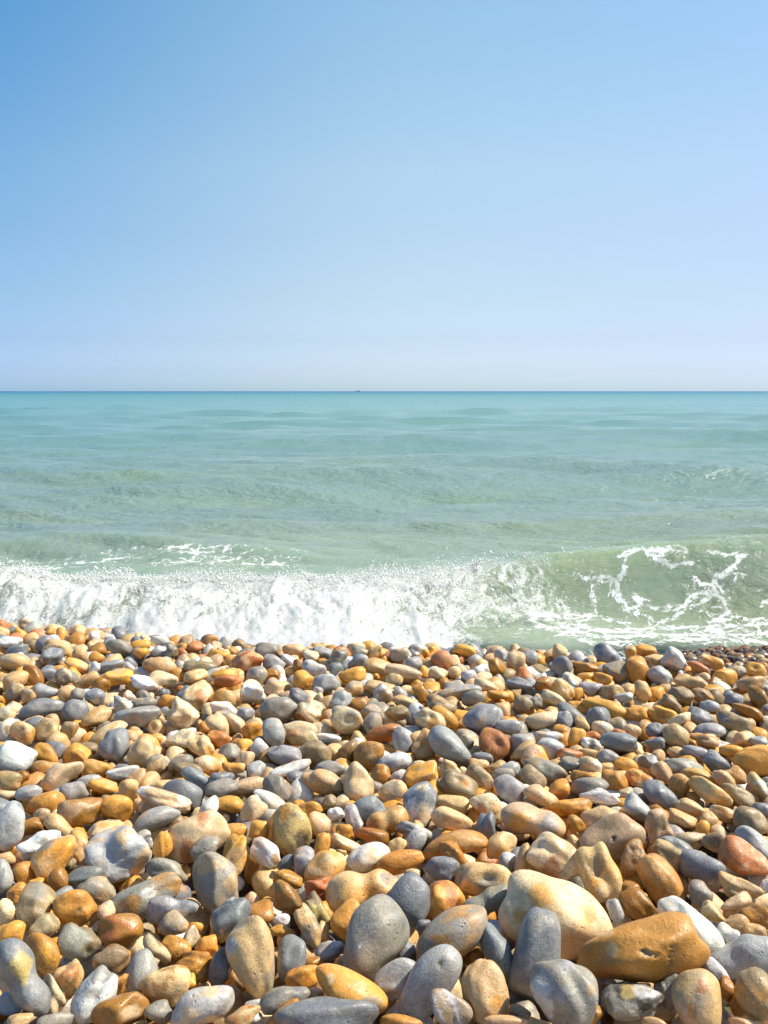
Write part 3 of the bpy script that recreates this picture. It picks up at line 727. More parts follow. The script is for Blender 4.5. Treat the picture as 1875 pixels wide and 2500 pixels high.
# ------------------------------------------------------------------ the pebbles of the photograph
# one line each, read off enlarged crops of the photograph: x y (centre) length width tilt colours shape [@dx,dy,radius,colour ...] | look
# colours: B slate blue, G warm grey, g pale grey, W white, C cream, T tan, O orange, A amber, R rust, P pink tan, D olive drab, L lilac grey, Y yellow, K black; amber patch on the golden flat faced flint paints its shadowed right side
# shapes: s smooth, k knobbly, f faceted, p peanut, b bean, e egg, r rough, h hollow
CROPS = {
 'c1': (0, 1900, 640 / 1659.0), 'c2': (600, 1900, 640 / 1659.0), 'c3': (1180, 1900, 695 / 1659.0),
 'c4': (0, 1520, 640 / 1659.0), 'c5': (600, 1520, 640 / 1659.0), 'c6': (1200, 1520, 675 / 1659.0),
}
DATA = """
#c1
60 300 310 190 75 W s @100,-120,50,B | flat white stone with a slate blue end
510 215 290 180 5 A/P f @-60,-20,60,P | dark brown faceted flint
740 190 215 170 0 O/A f @60,30,60,A | golden flat faced flint
295 160 230 140 10 A/O s
195 305 150 110 0 A f
265 235 110 90 10 P s
380 310 220 120 -40 T s
255 410 290 140 12 W/G k @40,0,40,G | white veined knobbly flint
970 260 340 135 20 g/T b | pale grey crescent stone
1240 375 430 270 15 C/T s @-40,60,55,R @-60,110,35,R @45,-110,45,R | cream stone with rust red patches
1330 180 150 110 60 W e
1450 165 210 110 -10 O f
1595 210 200 145 50 C/T f
1490 340 150 110 -5 O s
670 320 240 110 5 C/O k
745 490 395 360 -50 g/T k @-110,60,50,G | big round pale grey boulder
910 360 90 70 0 g s
930 415 80 75 0 g s
1030 435 190 130 88 O/A f | upright orange block
1300 440 200 140 30 G s
1410 380 110 70 -60 B s
1480 500 290 165 65 O/T k @50,-30,30,T | pointed tan orange flint
345 500 330 220 40 O/T f @-60,-90,50,G | honey coloured lump
500 440 230 150 -55 T/O f
435 545 120 70 35 D s
370 645 160 140 70 A s
150 600 160 145 0 A s
12 620 210 150 80 L s | round lilac pebble at the left edge
30 510 130 80 0 T s
540 620 240 130 0 B s
610 710 250 175 -10 G/T s
475 820 285 220 -12 A/O s @25,20,14,D | round brown pebble with a small crack
115 725 140 110 30 O f
230 670 110 80 20 O s
215 810 290 220 60 D/T f @20,-90,60,G | olive grey angular stone
400 740 140 90 30 g s
35 850 170 130 80 C/O s
60 1000 220 165 20 O s
280 940 190 150 20 D/C f
675 840 120 110 30 P s
930 755 460 220 22 G/A s @10,-25,40,W @-100,30,60,A | yellow and grey oval with a white eye
1060 590 270 150 -15 G/D s
1370 650 380 290 -62 G/T f @-60,-100,60,T @90,20,50,T | large grey blocky stone
1090 830 330 170 -5 B/g k @110,60,30,K | blue grey knobbed flint
1090 925 190 155 20 T/G f
1450 890 300 235 65 B/W k | white speckled slate blue stone
760 965 290 220 -15 A/R f @-80,20,50,R | glossy chestnut broken flint
500 1040 270 210 -30 G/D k @50,40,30,D
270 1110 285 195 -68 A/O s | smooth brown oval
140 1270 540 235 -70 B/G p @0,-80,75,Y @10,-10,40,Y | long grey stone with a yellow hollow
710 1150 240 180 20 D/A f
425 1280 260 195 75 T/R k | mottled tan nodule
600 1380 350 245 52 W/G r @-10,-20,40,G | white oval speckled with grey
330 1370 260 125 -70 G/C k
900 1230 275 195 65 L s | lilac egg shaped pebble
1040 1300 320 240 -15 T/A f @30,-30,22,A @90,30,30,C | tan pitted wedge
1240 940 90 60 -20 O f
990 1080 230 110 -60 D/C k
1110 1085 200 155 -35 A/O s
1205 1010 160 90 70 C/G f
1310 1060 140 125 0 O f
1240 1180 240 190 -30 A/O k
1400 1190 270 150 75 B s
1210 1280 110 80 -50 O s
1280 1440 420 225 10 g/T s @-80,40,50,C @60,-90,50,C | grey bottom oval with cream spots
760 1465 355 190 18 A/R f @60,40,60,C | glossy orange broken flint
60 1430 170 140 -30 g/B s
130 1540 160 100 0 T f
350 1540 230 100 0 G s
750 1310 140 110 80 A s
1000 1480 180 140 0 G s
1540 1510 240 120 20 T/R f
#c2
45 1150 510 300 -76 T/G e @-130,-90,45,g @-60,190,50,O | bone shaped tan stone
150 140 240 100 -30 W/P f
412 192 160 95 -8 O/A f
570 230 110 90 10 W f
530 150 100 80 50 D f
682 270 200 105 -70 L/W r | slim lilac speckled stone
780 198 205 165 20 B s | round blue grey pebble
285 330 330 270 -58 D/Y r @-50,-110,45,A @60,60,50,K | mossy yellow pitted flint
470 290 180 135 -60 P s
615 340 155 105 -10 A/R k
85 330 135 130 0 O f
895 280 285 175 18 A/T p @-10,-30,30,T | brown double lobed stone
800 368 220 105 -8 A/R s
1095 155 290 220 62 B/W f @40,70,50,C @20,-110,40,C | slate flint with white and ochre patches
1305 160 215 125 -15 T s
1312 265 285 135 -14 T/C e
1540 185 270 180 -15 C/O s @-50,10,35,R
1530 310 190 135 -70 B s
1060 330 250 90 -15 W/G f
125 475 230 155 -40 W/T s @60,40,30,A | white lopsided oval
370 525 190 140 80 L/P s
485 420 150 100 85 O f
640 415 220 75 -22 C/O f
775 500 290 165 18 W/C s @40,-20,45,C | white oval with a tan saddle
1068 405 170 120 55 L s
960 430 120 110 0 T s
975 530 315 145 12 O/A e | amber pointed oval
1320 410 430 150 12 A/T b | long brown curved stone
1320 480 230 130 -32 A k
1240 580 240 170 -8 B/G f | dark grey faceted lump
500 590 300 225 52 O/C s @20,-80,25,C | orange cream long stone
465 700 195 165 30 R f | red orange wedge
265 640 200 115 -20 A/O f
260 540 130 90 30 B f
745 705 490 255 8 T/O p @40,10,50,O @150,-60,50,G | large tan double lobed stone
265 770 250 165 -35 A/D f
600 480 80 60 0 T s
1035 780 340 275 66 B s | smooth slate blue stone behind
1250 770 270 240 20 O/R f | orange faceted nugget
1510 645 375 215 0 T/D h @20,20,55,G | broad tan stone with a dent
1530 790 370 165 32 G/D p | dark olive grey dumbbell
1055 610 110 75 10 C s
650 900 235 200 40 O/T s | round orange pebble
808 1030 560 385 60 G/B s @-90,30,14,W | big smooth grey boulder leaning right
90 850 170 145 10 A f
235 970 180 75 -15 O f
225 900 110 80 0 W f
400 935 290 125 -62 T/G k @-10,60,30,W | knobbly tan grey flint finger
460 850 260 110 -58 D/Y k
490 970 130 75 85 T k
290 1140 280 185 82 B/G s | slate thumb shaped pebble
530 1090 190 130 25 L/W f
1290 1000 565 285 34 G/O s @-60,40,60,A @60,-60,50,g @-160,60,50,B | mottled grey and ochre oblong
1010 1110 150 110 60 B s
1120 930 110 80 30 B s
1515 1360 400 290 -75 T/D s @70,40,35,O | tan egg with an orange slit
1160 1290 520 275 50 L/G s @70,-110,20,K | lilac grey stone with a dimple
960 1270 300 215 30 g/W f | pale veined flat stone
660 1345 510 225 -28 O/T s @-120,-70,30,C @60,-20,40,T @130,90,60,G | mustard yellow oblong
365 1260 230 145 20 O/A s
250 1412 330 185 10 G/L s @90,-30,40,B | pale grey low stone
230 1490 260 95 28 A s
440 1370 110 90 0 P s
520 1545 660 310 5 B/G s | broad flat slate boulder at the bottom
60 1432 150 60 10 W f
40 1515 130 100 0 W/G s
985 1545 280 100 0 A/P s
1285 1455 300 200 -38 g/D f @0,40,50,D | grey facetted bottom flint
430 1165 120 70 0 A s
1440 1130 150 110 20 A s
#c3
290 255 390 185 -15 P/T p @-80,0,50,O @90,10,60,L | peach and grey dumbbell
490 175 295 105 8 A/O k | gnarled amber flint
540 265 115 105 0 A s
690 235 250 145 18 T/C f
845 210 110 85 0 O s
750 350 385 250 28 P/D s @10,0,14,K | large dull brown stone with a crack
895 182 190 125 -45 g s
1015 285 200 155 -62 P/D f @30,-50,10,K | brown flat backed oval
1210 180 175 100 -20 T s
1160 240 175 95 -10 T s
1310 250 115 100 60 T/D s
1278 292 95 78 80 O s
1410 215 190 90 -10 C/A k
1560 252 205 155 -15 D/T s
1630 185 130 85 -20 B s
1200 350 190 70 12 D/C f
1120 412 240 125 -15 B s
1085 455 230 140 -25 T/D k
885 475 240 155 75 A/D k @30,-50,14,K @-20,-60,14,K | amber knob with an eye hole
1270 520 268 172 -12 B/L s | lilac blue oval
1520 475 310 190 -30 R/P f | terracotta lump at the right edge
1350 375 190 120 10 D/B k
1575 370 230 120 -32 g s
420 478 330 255 -25 C/T f @-20,50,60,R @40,-20,40,T | cream ringed flint with orange core
678 565 350 235 -68 T/O h @-30,-50,55,D @20,80,40,C | tan flint with a dark hollow
230 480 205 85 85 T/A s
140 502 140 125 60 W/B f
100 390 205 140 35 T/O f
530 385 110 80 -40 T s
1040 605 350 205 -52 A/T s | smooth mustard egg
898 735 215 155 -40 A s
865 645 130 90 0 A s
1265 678 160 145 85 G/D f
1485 650 265 140 -18 T/D s
1470 735 200 90 42 T/C k
1650 630 90 70 80 W/T s
430 825 690 450 -20 C/T s @-90,-120,70,O @190,-50,45,O @-200,0,45,O | huge cream boulder with orange blotches
1210 865 440 190 -35 W s | white stone half hidden by the rust boulder
770 770 130 90 -70 g/W s
912 1000 780 365 15 A/R s @-150,20,40,T @15,8,15,D @40,12,16,D @65,14,16,D @90,12,14,D @172,-40,9,D @176,-15,9,D @170,10,9,D @178,35,9,D @175,60,9,D @-190,-70,30,T | largest rust orange boulder
315 1035 525 290 80 B/g s | tall blue grey boulder
460 1255 410 365 -15 G/g s @-120,0,60,W @-90,90,50,W @160,-30,30,T | round grey boulder with a white cap
1340 790 155 110 -25 T/C s
1430 910 130 125 0 W/T s
1480 850 165 115 0 T/D s
1610 805 210 135 -22 A s
1590 890 140 85 -20 T/D k
1510 1040 430 240 15 L/g s | broad pale lilac stone at the right edge
1220 1095 210 130 38 A f
1365 1145 200 105 -45 W/L s
1418 1230 150 95 -70 A f
1590 1265 300 240 -75 D/A s | olive brown round stone in the corner
1262 1320 380 290 -68 T/G e @10,-90,35,R @-40,40,35,A | tan pear shaped stone with rust blotches
1085 1230 200 165 60 G s
868 1300 370 215 12 G/K k @-20,-50,45,Y @70,-70,60,W | dark mottled flint with a yellow knob
640 1372 125 110 30 A s
210 1372 130 90 -20 D s
130 1425 270 85 5 T s
1000 1425 150 60 0 T s
1530 1428 200 60 0 T s
1490 1320 150 110 80 A s
80 1010 340 160 -64 B/L s | dark lilac slate in the shade
#c4
55 125 170 70 -5 W/g s
110 180 140 75 5 B s
282 138 130 95 22 B s
370 165 200 105 -15 T/P k
760 158 180 95 -35 G s | grey loaf at the shore crest
890 145 130 68 5 O s
895 195 110 62 5 O s
1000 185 110 72 20 g f
1085 182 110 88 80 D/G k
1235 152 110 66 5 R f
1010 115 115 60 0 W f
330 215 140 105 -10 B/g k
505 207 100 88 80 T s
612 222 100 72 -10 O/R s
90 255 200 110 -3 T/G s
480 268 150 75 -15 T/O s
710 278 160 75 5 g s
600 290 85 65 60 W s
1265 275 220 78 0 D/G k | knobbly grey log
1560 252 215 130 25 R/P f | terracotta slab
300 332 130 115 0 B s
215 335 180 95 -40 A f
100 365 175 105 25 T/O s
420 345 150 105 -15 G/P k
545 370 170 105 5 T s
715 352 255 105 0 O/T s
640 402 120 98 0 A s
1010 272 220 100 -8 T/A s
1040 360 200 90 -15 C f
920 383 200 85 -12 W k
1240 345 160 90 10 T/A f
1425 330 185 70 0 O f
1440 372 180 70 -8 R s
95 440 118 110 0 G/T s
180 460 95 82 0 T/G s
290 435 160 85 -15 L k
425 445 120 88 20 T s
492 455 90 82 60 G s
600 468 130 98 -10 B/W s @0,25,24,C
1240 470 230 150 50 C/T f @30,0,45,R | cream block with orange chips
1070 500 150 85 0 O s
1420 485 150 125 -40 O/T s
1602 448 180 140 -35 W/C k | white and cream ragged flint
265 542 282 118 3 B/G s @90,0,40,g | long slate grey loaf
475 562 170 140 -20 B/g h
900 512 170 68 5 G/C s
770 530 140 105 -20 g/W k
870 600 300 120 8 L/G f | lilac grey blocky loaf
610 600 205 110 20 T/O s
1155 585 200 160 -30 C/G k @20,0,45,P | cream grey knuckle shaped flint
1415 550 182 95 -12 W/C f | bone white oval
1550 585 115 98 60 L s
48 685 165 118 85 W/C s @0,0,30,D | white pebble with a cream eye
148 702 175 135 -75 T/A s @-5,-40,8,K
225 640 130 80 0 B s
300 685 160 140 50 T/D s
440 680 120 102 0 D/A s
722 782 210 195 10 B s | round dark slate pebble
897 815 215 160 80 T/C s | upright tan cream oval
680 700 265 95 25 T/C s
1142 745 195 125 5 C/G f | pale flat topped stone
1390 650 185 110 -50 C/T k
1480 640 160 95 -30 C f
1380 740 160 102 -12 R/O s
1600 690 140 120 40 O/A s
1545 790 115 100 0 O k
1450 820 130 115 50 G/D f
1285 785 195 120 -40 O/C k
1560 868 112 88 75 P s
1640 795 115 95 -45 W/L s
95 860 240 180 -30 W/B k | white and blue knobbly boulder
345 810 140 110 -30 B s
290 835 180 110 -42 O/A k
180 892 120 90 50 A f
492 862 130 90 -45 A s
265 922 130 90 0 A/C s
612 925 185 112 -5 O/T s | amber smooth pebble
380 962 300 135 28 C/P f | cream pink wedge
780 950 220 80 -3 W/L s
985 900 135 115 20 T/G k
1140 895 175 95 10 G/P s
1200 935 200 85 -22 D/G h
1310 905 175 115 -15 P/O s
1475 930 150 85 -5 O/P s
1620 930 130 95 40 W/g s
140 985 100 88 0 A s
50 1000 170 110 -15 T/D r
565 1010 165 85 5 g s
1395 985 180 72 3 B s
655 1035 205 95 -12 O/T k
860 990 160 95 35 T/C s
815 1060 130 122 0 T s
475 1065 190 120 -20 G/L k
1035 1120 360 110 -24 P/W r | pink speckled long stone
1155 1095 265 170 -22 B/L s | flat slate blue stone
1240 985 210 90 -38 B s
1400 1045 220 100 15 G s
1560 1035 250 95 5 P/T s
1045 1028 200 60 0 Y/C f
60 1095 150 60 0 C f
180 1080 170 90 0 g s
#c5
140 180 165 95 -8 G/D k
310 180 165 85 -10 T/G s
410 212 112 85 -5 C/W k
470 187 150 75 -20 B/g s
590 222 112 100 80 G/T s
725 185 112 68 -5 G/T s
820 182 85 75 0 T s
970 205 130 78 5 g/P s
1380 177 155 72 -5 O f
1245 245 140 118 -60 R/P e | salmon pink nub
180 250 150 88 -8 L s
330 270 80 60 85 A s
430 292 165 95 -15 g/W k
270 240 110 75 -60 W k
710 245 140 88 10 g/B s
835 280 190 102 -8 T/A f | tan brown brick shaped stone
1062 260 115 88 -5 L s
995 322 240 98 -14 C/G s | pale oblong near the crest
675 335 180 92 12 O s
355 368 135 115 60 O s | orange egg
170 330 105 72 0 A s
505 380 160 108 0 L s | blocky lilac pebble
180 410 140 115 -5 P/L s
60 345 165 115 50 G/C s
80 450 195 125 -25 W/C k
330 475 130 108 -20 B/G s
205 553 255 155 -8 G s | smooth beige grey cushion stone
418 567 180 140 -60 C/D f @-30,-50,25,G | cream faceted flint
600 500 155 110 60 L s
715 520 150 85 0 A/O s
868 452 138 110 -70 W/A f @0,0,28,A | white flint with an amber centre
850 412 205 85 -5 T s
685 420 120 98 0 T/G s
800 572 165 105 -15 P/G s
940 365 112 82 0 T/G s
1220 325 132 72 -10 C k
1320 320 92 80 0 T/A s
1412 340 102 72 0 W/g s
1130 312 82 58 85 O s
1010 500 165 72 -5 T/C s
960 570 165 92 5 D/T s
1110 450 135 75 -52 A/O s
1350 440 295 88 8 g/P k | long knobbly pale grey stone
1440 480 155 98 10 G s
1240 522 205 100 -15 D/T f @-30,0,18,W
1492 612 245 168 18 B/L s @0,15,28,T | large slate with an ochre slit
1260 602 200 100 -28 O/R s
1590 280 115 95 -60 A/O s
1600 460 150 58 0 O s
1520 402 165 72 -20 C/T s
1610 562 130 115 0 T s
640 622 220 162 -12 C/G h @70,0,22,A | dented cream grey pebble
178 698 195 130 -72 g/C s | pale grey tooth shaped stone
345 700 235 140 -5 C/T f @-60,0,35,R @10,0,22,P | cream flint with orange bands
505 732 200 58 -3 W/B f
868 705 235 98 14 R s | rust red flat oval
800 642 155 108 70 G/D s
1170 620 205 125 -30 C/O h @20,20,40,A | honeycomb cream flint
1140 790 215 180 -55 T/A f
1298 792 340 160 -38 L s @30,10,20,W | large lilac kidney stone
1570 762 215 155 -35 R/O h | rust red saddle shaped stone
990 750 195 110 -78 g/B f @-10,50,16,A
50 700 130 118 -40 O s
85 795 108 95 -30 W/P s
130 865 98 80 70 A s
262 850 265 140 -25 L/B f | lilac blue tilted slab
430 827 230 132 -5 D/T b | olive brown bean
645 832 195 120 70 A/D f
778 832 215 160 35 A/P s @60,50,25,W | chestnut round pebble
942 890 225 120 20 g/W s | pale grey slanting oval
280 930 280 85 12 W/P k
320 985 125 88 0 B s
195 1050 200 140 -28 G/O s
500 1012 315 140 -18 T/C s | tan cylinder shaped stone
540 930 195 105 0 G s
705 1003 245 180 -72 C/T f | cream upright trapezoid
855 960 132 118 0 A/T s
820 1055 100 80 60 G s
970 980 138 78 32 W/L s
1118 972 225 160 20 O/P f
930 1068 185 125 30 T/G r | pitted tan sponge like stone
1300 930 145 90 -30 T/C k
1350 1032 255 150 -20 D/T h @40,-20,28,A | olive tan stone with a torn hole
1470 900 135 85 -20 O/C k
1478 985 200 120 -38 D/P f
1500 862 135 78 -10 B s
1590 920 135 95 0 A/T s
1630 970 150 90 10 G s
1090 900 95 50 0 C s
1400 752 90 85 0 G/C s
#c6
55 200 82 75 0 g s
22 265 112 98 -60 O/A s
145 237 138 105 85 T/C s @-5,-40,14,C | tan egg standing on the crest
230 215 102 85 80 L s
410 180 115 85 -85 T/C f
420 268 140 115 70 G/B s
692 200 180 108 -40 B/L s | slate blue crest stone
745 290 165 130 -20 D/G f | dark grey brown lump
560 275 165 75 0 A/D k
880 290 185 118 -75 A/O s | tall amber egg standing on end
1010 320 155 108 -18 g/L s @-25,-15,16,W | shiny lilac oval with a white spot
925 172 135 75 -10 O s
838 188 105 75 -60 O/P s
1100 222 155 120 -20 W/g f | white blocky crest stone
1005 232 195 78 -12 T/D s
1240 268 155 55 -25 R f | brick red wedge
1325 235 160 75 -28 O/C k
1585 287 122 88 -10 O h
1190 362 190 72 -3 T/P s | pink tan flat bar
170 368 182 78 -5 B k
320 370 115 88 -20 A/T f
430 405 155 102 -52 C/O f @0,0,35,C | cream ringed shell shaped flint
480 347 122 72 -25 W/T s
560 330 112 58 0 O s
665 340 115 68 -15 O/A s
60 437 135 62 0 O s
515 432 85 68 -80 O s
600 400 152 85 0 L s
720 417 165 85 12 T/D s
790 452 122 62 8 g s
905 408 135 88 -55 T s
1135 437 158 102 -10 D/T s | speckled olive tan egg
1265 437 142 78 -5 A/D k
1080 492 150 82 -38 D/T k
1560 372 175 92 18 D/T s
1605 452 180 90 -48 A/D f | dark amber wedge at the right
1455 460 115 72 0 B/G s
188 492 118 102 0 D/G s
262 478 92 85 60 G s
370 460 155 75 -22 C s
65 532 195 105 -15 T/C s
8 562 130 115 0 L s
680 512 275 98 -16 O s | long orange sausage shaped stone
642 572 148 125 -5 B s | round blue grey pebble under the sausage
530 512 155 75 -22 O s
870 547 145 85 -5 O h
1030 558 190 95 -20 O h @-15,-5,24,A | orange flint with a round hole
300 587 212 95 5 C s | cream bar shaped stone
480 550 205 85 -32 B s
100 628 165 85 0 L s
445 592 135 85 -65 L f
665 642 132 92 -5 C/g s
540 612 112 78 -40 T s
1128 590 165 70 35 C f
1250 562 155 95 -5 B/L s
1310 502 125 68 -5 g s
1460 602 225 102 -14 D/B r | dark streaked grey loaf
1310 642 185 78 0 L s
1540 532 200 70 -22 A s
980 652 115 98 0 B s
1105 680 165 122 -30 T/D s | tan and grey two toned pebble
980 722 122 70 0 B s
765 712 228 105 -8 B/L s | blue grey cushion stone
845 650 105 78 -30 P s
508 700 142 90 75 O s | upright orange pebble
598 688 115 68 0 R/A s
598 733 125 72 -15 W h @5,-5,28,K | white flint with a black hollow
412 652 105 78 0 A s
340 690 175 82 -10 W/T k
350 757 165 115 -12 g s
180 720 170 105 15 g/G s
190 772 180 82 32 T/A s
1270 702 190 78 -5 T/A k
1510 700 155 92 10 T/O s
1600 715 115 72 -5 L s
1595 835 285 180 12 O/A s | large orange boulder cut by the right edge
1450 772 165 68 0 O s
1345 842 160 105 -42 L/B k | crumpled lilac flint
1160 872 245 105 -6 G/D s | long warm grey stone
1230 790 175 85 -10 L/B s
1110 780 115 68 0 T s
1243 918 205 78 -10 Y/A f | translucent yellow flint
940 832 128 75 0 B/L s
700 812 135 88 -15 L s
560 792 152 68 0 T s
592 862 152 95 -25 P/W s
478 852 132 88 -10 B/D s
320 882 275 108 -20 G/D r | dark spotted grey stone
470 792 155 68 0 R/P s
810 852 152 75 -18 O s
690 872 85 60 0 T s
1030 905 155 95 -48 P/A s
880 947 168 115 -10 R/O s @20,20,20,C | orange red round stone
735 952 170 130 -25 A s | smooth amber orange pebble
550 930 155 82 5 A/O s
245 937 172 120 -48 D/P s
588 990 235 112 12 G/B s | smooth dark grey long pebble
405 1012 165 110 52 O/R f
105 1000 205 138 -32 L/D s | lilac brown rounded block
100 890 155 85 25 g s
300 1040 225 100 -25 P/T k
650 1045 245 95 -8 W/L k | white lilac lumpy stone
810 1030 95 82 0 C s
1010 1040 230 125 -38 B s @10,-30,6,W | slate blue slanting pebble
1130 990 168 120 -82 A/T e
1310 1020 275 110 -32 T/O f | tan slanting slab
1400 950 170 90 -42 T/G s
1470 920 130 95 -50 T/A s
1480 1040 220 95 -20 D s
1600 980 180 85 -70 T/W f
1210 1050 82 62 0 A s
30 860 135 100 0 T/O k
1000 800 85 75 85 T s
990 975 95 58 0 D s
"""

# ------------------------------------------------------------------ pebble geometry
PAL = {'B': (.188, .194, .200), 'G': (.260, .236, .190), 'g': (.380, .372, .350), 'W': (.630, .615, .580), 'C': (.650, .495, .285), 'T': (.570, .370, .165),
       'O': (.640, .310, .050), 'A': (.420, .195, .032), 'R': (.440, .160, .045), 'P': (.570, .385, .215), 'D': (.265, .190, .095), 'L': (.320, .310, .300),
       'Y': (.480, .350, .110), 'K': (.035, .028, .022)}
ICO = {}
def ico(n):
    if n not in ICO:
        bm = bmesh.new()
        bmesh.ops.create_icosphere(bm, subdivisions=n, radius=1.0)
        bm.verts.ensure_lookup_table()
        V = np.array([v.co[:] for v in bm.verts])
        V /= np.linalg.norm(V, axis=1)[:, None]
        Fc = np.array([[v.index for v in f.verts] for f in bm.faces])
        bm.free()
        ICO[n] = (V, Fc)
    return ICO[n]

def stone(sub, a, b, c, shape, r, dent_dir=None):
    """one pebble: semi-axes a (long), b, c; returns local vertices"""
    d, Fc = ico(sub)
    p = r.uniform(2.05, 2.6) if shape in 'sbep' else r.uniform(2.2, 3.2)
    q = np.abs(d)
    rad = (q[:, 0] ** p + q[:, 1] ** p + q[:, 2] ** p) ** (-1 / p)
    nf = {'s': r.integers(3, 7), 'e': 3, 'b': 3, 'p': 3, 'k': 6, 'f': r.integers(8, 12), 'r': 5, 'h': 4}[shape]
    hard = {'f': 26, 'k': 15}.get(shape, 10)
    acc = rad ** -hard
    strong = []
    for _ in range(int(nf)):
        n = r.normal(size=3)
        n /= np.linalg.norm(n)
        h = r.uniform(0.66, 0.95) if shape in 'fk' else r.uniform(0.80, 1.0)
        pr = np.maximum(d @ n, 1e-3) / h
        acc = acc + pr ** hard
        if h < 0.86 and len(strong) < 3:
            strong.append(pr)
    chip = np.zeros(len(d))
    for pr in strong:
        chip = np.maximum(chip, smooth(0.955, 0.985, pr * acc ** (-1 / hard)))
    rad = acc ** (-1 / hard)
    amp = {'s': 0.056, 'e': 0.035, 'b': 0.04, 'p': 0.04, 'k': 0.10, 'f': 0.05, 'r': 0.06, 'h': 0.06}[shape]
    for k in range(7):
        fr = r.normal(size=3) * (1.3 + 0.55 * k)
        rad = rad * (1 + amp * (0.75 ** k) * 1.5 * np.sin(d @ fr + r.uniform(0, 6.28)))
    nd = {'k': 6, 'r': 7, 'h': 2, 'f': 2}.get(shape, int(r.random() < 0.45))
    for k in range(nd):
        n = r.normal(size=3)
        n /= np.linalg.norm(n)
        w = r.uniform(0.20, 0.48)
        am = r.uniform(0.05, 0.17) * (-1 if r.random() < 0.75 else 1) * (0.5 if shape in 'sr' else 1)
        rad = rad * (1 + am * np.exp(-(1 - d @ n) / (w * w) * 1.6))
    if shape == 'h':
        n = np.array([r.uniform(-.3, .3), r.uniform(0.0, .5), 1.0])
        n /= np.linalg.norm(n)
        rad = rad * (1 - 0.32 * np.exp(-(1 - d @ n) / 0.10))
    if shape in 'kr' and sub >= 4:
        for k in range(5):
            fr = r.normal(size=3) * (7 + 3 * k)
            rad = rad * (1 + 0.010 * np.sin(d @ fr + r.uniform(0, 6.28)))
    V = d * rad[:, None]
    x = V[:, 0]
    if shape == 'p':
        w = 1 - r.uniform(0.20, 0.30) * np.exp(-((x - r.uniform(-.1, .1)) / 0.30) ** 2)
        V[:, 1] *= w
        V[:, 2] *= w
    if shape == 'e':
        w = 1 - 0.36 * x
        V[:, 1] *= w
        V[:, 2] *= w
    elif shape in 'sfk':
        w = 1 + r.uniform(-0.16, 0.16) * x
        V[:, 1] *= w
    if shape == 'b':
        V[:, 1] += -0.50 * (x * x - 0.4)
    V -= (V.max(0) + V.min(0)) / 2
    V /= (V.max(0) - V.min(0)) / 2
    global CHIP
    CHIP = chip
    return V * np.array([a, b, c]), Fc

def tint_of(code, r):
    c = np.array(PAL[code])
    return np.clip(c * np.exp(r.normal(0, 0.10)) * np.exp(r.normal(0, 0.022, 3)), 0.01, 0.85)

# ---- parse the list
ENT = []
crop = None
for line in DATA.strip().splitlines():
    line = line.strip()
    if line.startswith('#'):
        crop = CROPS[line[1:]]
        cname = line[1:]
        continue
    if not line:
        continue
    body_, _, phrase = line.partition('|')
    tk = body_.split()
    x, y, L, S, ang = map(float, tk[:5])
    cols = tk[5].split('/')
    e = dict(px=crop[0] + x * crop[2], py=crop[1] + y * crop[2], L=L * crop[2], S=S * crop[2] * (1.10 if cname in ('c4', 'c5', 'c6') else 1.0), ang=ang, cols=cols, shape=tk[6], phrase=phrase.strip(), crop=cname)
    if not e['phrase'] and e['shape'] == 's':
        e['shape'] = 'sssfffffkk'[int((e['px'] * 7.3 + e['py'] * 3.1) % 10)]
    e['patch'] = []
    for t in tk[7:]:
        a_, b_, c_, k_ = t[1:].split(',')
        e['patch'].append((float(a_) * crop[2], float(b_) * crop[2], float(c_) * crop[2], k_))
    ENT.append(e)
# the crops overlap: drop a stone listed twice
keep = []
for e in ENT:
    dup = False
    for k in keep:
        if k['crop'] != e['crop'] and math.hypot(e['px'] - k['px'], e['py'] - k['py']) < 0.28 * min(e['L'], k['L']) and 0.55 < e['L'] / k['L'] < 1.8:
            dup = True
            if e['phrase'] and not k['phrase']:
                k.update(e)
            break
    if not dup:
        keep.append(e)
ENT = keep
NE = len(ENT)

# ---- depth: each stone starts on the bank and neighbours that overlap in view are pushed apart along the line of sight
pr = np.random.default_rng(11)
for i, e in enumerate(ENT):
    e['i'] = i
    d = ray(e['px'], e['py'])
    e['ray'] = d
    a0, b0 = e['L'] / 2 / F_SRC, e['S'] / 2 / F_SRC      # per unit depth
    flat = abs(math.sin(R(e['ang'])))
    e['a0'], e['b0'] = a0, b0
    # thickness along the view: squat stones lie deep, upright ones are thinner
    e['c0'] = (a0 * b0) ** 0.5 * pr.uniform(0.82, 1.02)
    t = -CAM_H / d[2]
    for _ in range(4):
        zc = 0.35 * b0 * t - 0.012
        t = (zc - CAM_H) / d[2]
    e['t'] = e['t_plane'] = t
T = np.array([e['t'] for e in ENT])
T0 = T.copy()
PX = np.array([e['px'] for e in ENT]); PY = np.array([e['py'] for e in ENT])
LL = np.array([e['L'] for e in ENT]); SS = np.array([e['S'] for e in ENT])
AN = np.radians([e['ang'] for e in ENT])
C0 = np.array([e['c0'] for e in ENT])
